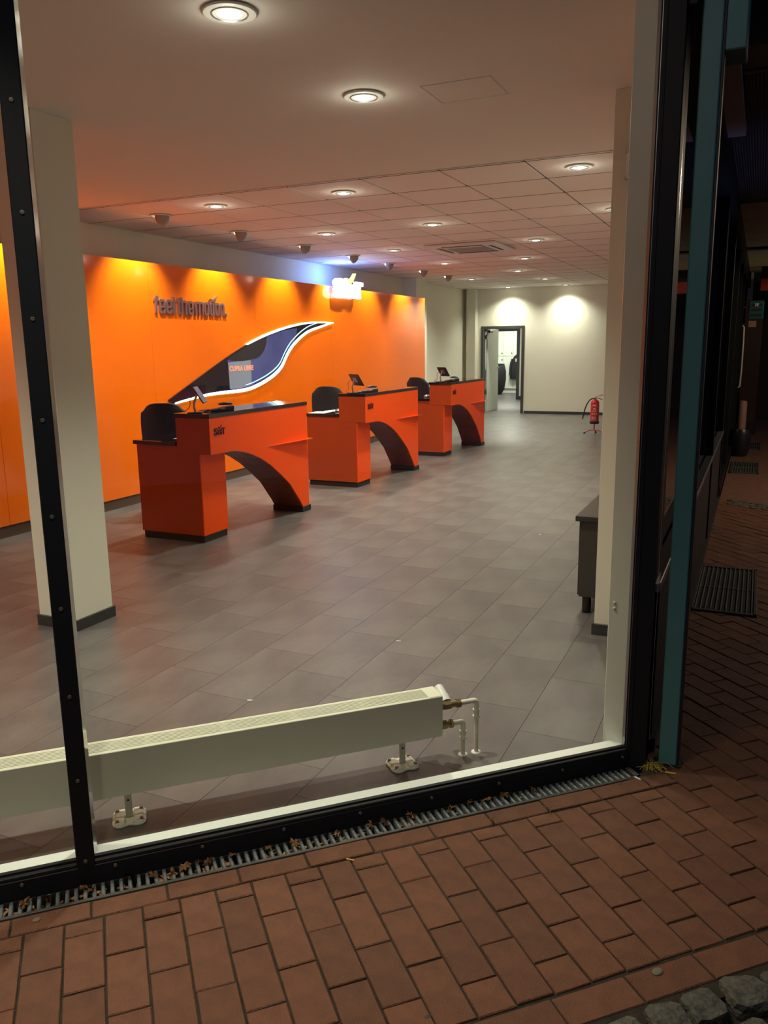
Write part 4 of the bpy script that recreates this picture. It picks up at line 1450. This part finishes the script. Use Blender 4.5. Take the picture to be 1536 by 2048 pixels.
# ------------------------------------------------------------------ side facade
sf = thing('window_2', 'dark side facade windows with black frames running away on the right', 'window', (-.3, 3.12, 0), 0, kind='structure')
m = MB(); m.box(-.04, .0, .02, 6.1, GZ, .66); m.build('plinth_wall', M_dark, sf)
m = MB(); m.box(-.04, .016, .02, 6.1, .66, .695, .003); m.build('window_sill', M_metal, sf)
m = MB(); m.box(-.08, .0, -.02, .21, GZ, 3.0); m.build('corner_jamb', M_black, sf)
m = MB(); m.box(-.055, -.045, .2, 17, GZ, 2.85); m.build('glass_pane', M_dglass, sf)
yy = [2.0, 4.0, 6.0, 8.0, 10.0, 12.0, 14.0, 16.0]
for y in yy:
    m = MB(); m.box(-.05, .012, y - .035, y + .035, GZ, 2.85, .003); m.build('mullion', M_black, sf)
m = MB(); m.box(-.08, .03, .0, 17, 2.7, 3.1); m.build('frame_head', M_black, sf)
m = MB(); m.box(-.05, .02, 6.1, 17, GZ, .09, .003); m.build('bottom_rail', M_black, sf)
m = MB(); m.tube([(.06, 9.3, .98), (.085, 9.3, 1.0), (.085, 9.3, 1.80), (.06, 9.3, 1.82)], .012, 8, 1); m.build('door_bar', mat('bright steel bar', (240, 232, 205), .25, metal=.6), sf, smooth=True)

cn = thing('canopy', 'dark canopy with ribbed metal soffit over the side pavement', 'canopy', (0, 0, 2.9), 0, kind='structure')
m = MB(); m.box(-.28, 1.3, 4.28, 4.68, .0, .3, .01); m.build('front_beam', M_soffit, cn)
m = MB(); m.box(-.28, 1.3, 4.655, 4.68, -.012, .0, .002); m.build('beam_lip', M_soffit2, cn)
m = MB(); m.box(-.28, 1.3, 4.68, 8.9, .02, .06); m.build('soffit_sheet', M_dark, cn)
m = MB()
for k in range(89):
    x = -.262 + k * .0175
    m.prism([(x - .0035, .02), (x + .0035, .02), (x + .002, .006), (x - .002, .006)], 4.69, 8.9, 'y')
tag(m.build('ribs', M_soffit, cn), kind='stuff')
m = MB(); m.box(-.28, 1.3, 8.9, 17.5, .0, .06); m.build('soffit_board', M_soffit2, cn)
m = MB(); m.box(-.28, 1.3, 12.9, 13.1, -.03, .0); m.build('cross_beam', M_dark, cn)
# things further along
t = thing('hanging_sign_box', 'teal box sign hanging from the side facade far along', 'sign', (-.06, 12.0, 2.01), 0)
m = MB(); m.box(-.105, .07, -.03, .03, -.115, .115, .006); m.build('case', M_tbox, t)
for z in (-.07, 0, .06):
    m = MB(); m.box(-.075, .045, -.034, -.03, z - .012, z + .018); m.build('panel_field', M_gap, t)
me, xa, xb = text_mesh('SE', .05, .001, M_white, offset=.001)
o = bpy.data.objects.new('sign_text', me); COL.objects.link(o); o.parent = t
o.matrix_local = basis((1, 0, 0), (0, 0, 1), (0, -1, 0), (-.04, -.036, .05))
m = MB(); m.box(-.18, -.1, -.01, .01, .03, .05); m.build('arm', M_dark, t)
t = thing('small_plate', 'small pinkish plate below the teal box sign', 'sign', (-.115, 12.02, 1.79), 0)
m = MB(); m.box(-.05, .045, -.01, .01, 0, .085, .003); m.build('plate', M_pinkish, t)
m = MB(); m.box(-.13, -.05, .0, .012, .03, .05); m.build('bracket', M_dark, t)
t = thing('orange_fascia', 'orange fascia band across the end of the passage', 'sign', (0, 16.2, 0), 0)
m = MB(); m.box(-.07, 3.0, 0, .06, 2.49, 2.69, .004); m.build('fascia_board', M_orband, t)
m = MB(); m.box(-.07, 3.0, .0, .05, 2.69, 2.9, .004); m.build('fascia_support', M_dark, t)
t = thing('brown_pier', 'dark brown masonry pier at the end of the passage', 'pier', (-.09, 16.4, GZ), 0)
m = MB(); m.box(-.2, .10, 0, .5, 0, 2.4, .01); m.build('pier_shaft', M_bback, t)
m = MB(); m.box(-.22, .12, -.02, .52, 0, .2, .01); m.build('pier_foot', M_dark, t)
t = thing('planter_bin', 'dark round street bin with a pale column behind the side doors', 'bin', (-.17, 13.1, GZ), 0)
m = MB(); m.lathe([(.0005, 0), (.10, 0), (.13, .08), (.14, .35), (.12, .40), (.0005, .40)], seg=24); m.build('bin_body', M_plast, t, smooth=True)
m = MB(); m.lathe([(.06, .40), (.06, .78), (.05, .81), (.0005, .82)], seg=20); m.build('bin_column', M_pinkish, t, smooth=True)
b = MB(); b.box(-1, 8, 19.5, 20, GZ, 5)
tag(b.build('building_end', M_bback), 'dim brown building closing the view down the passage', 'building', kind='structure')
# small lit windows far down the street, seen as reflections and glints
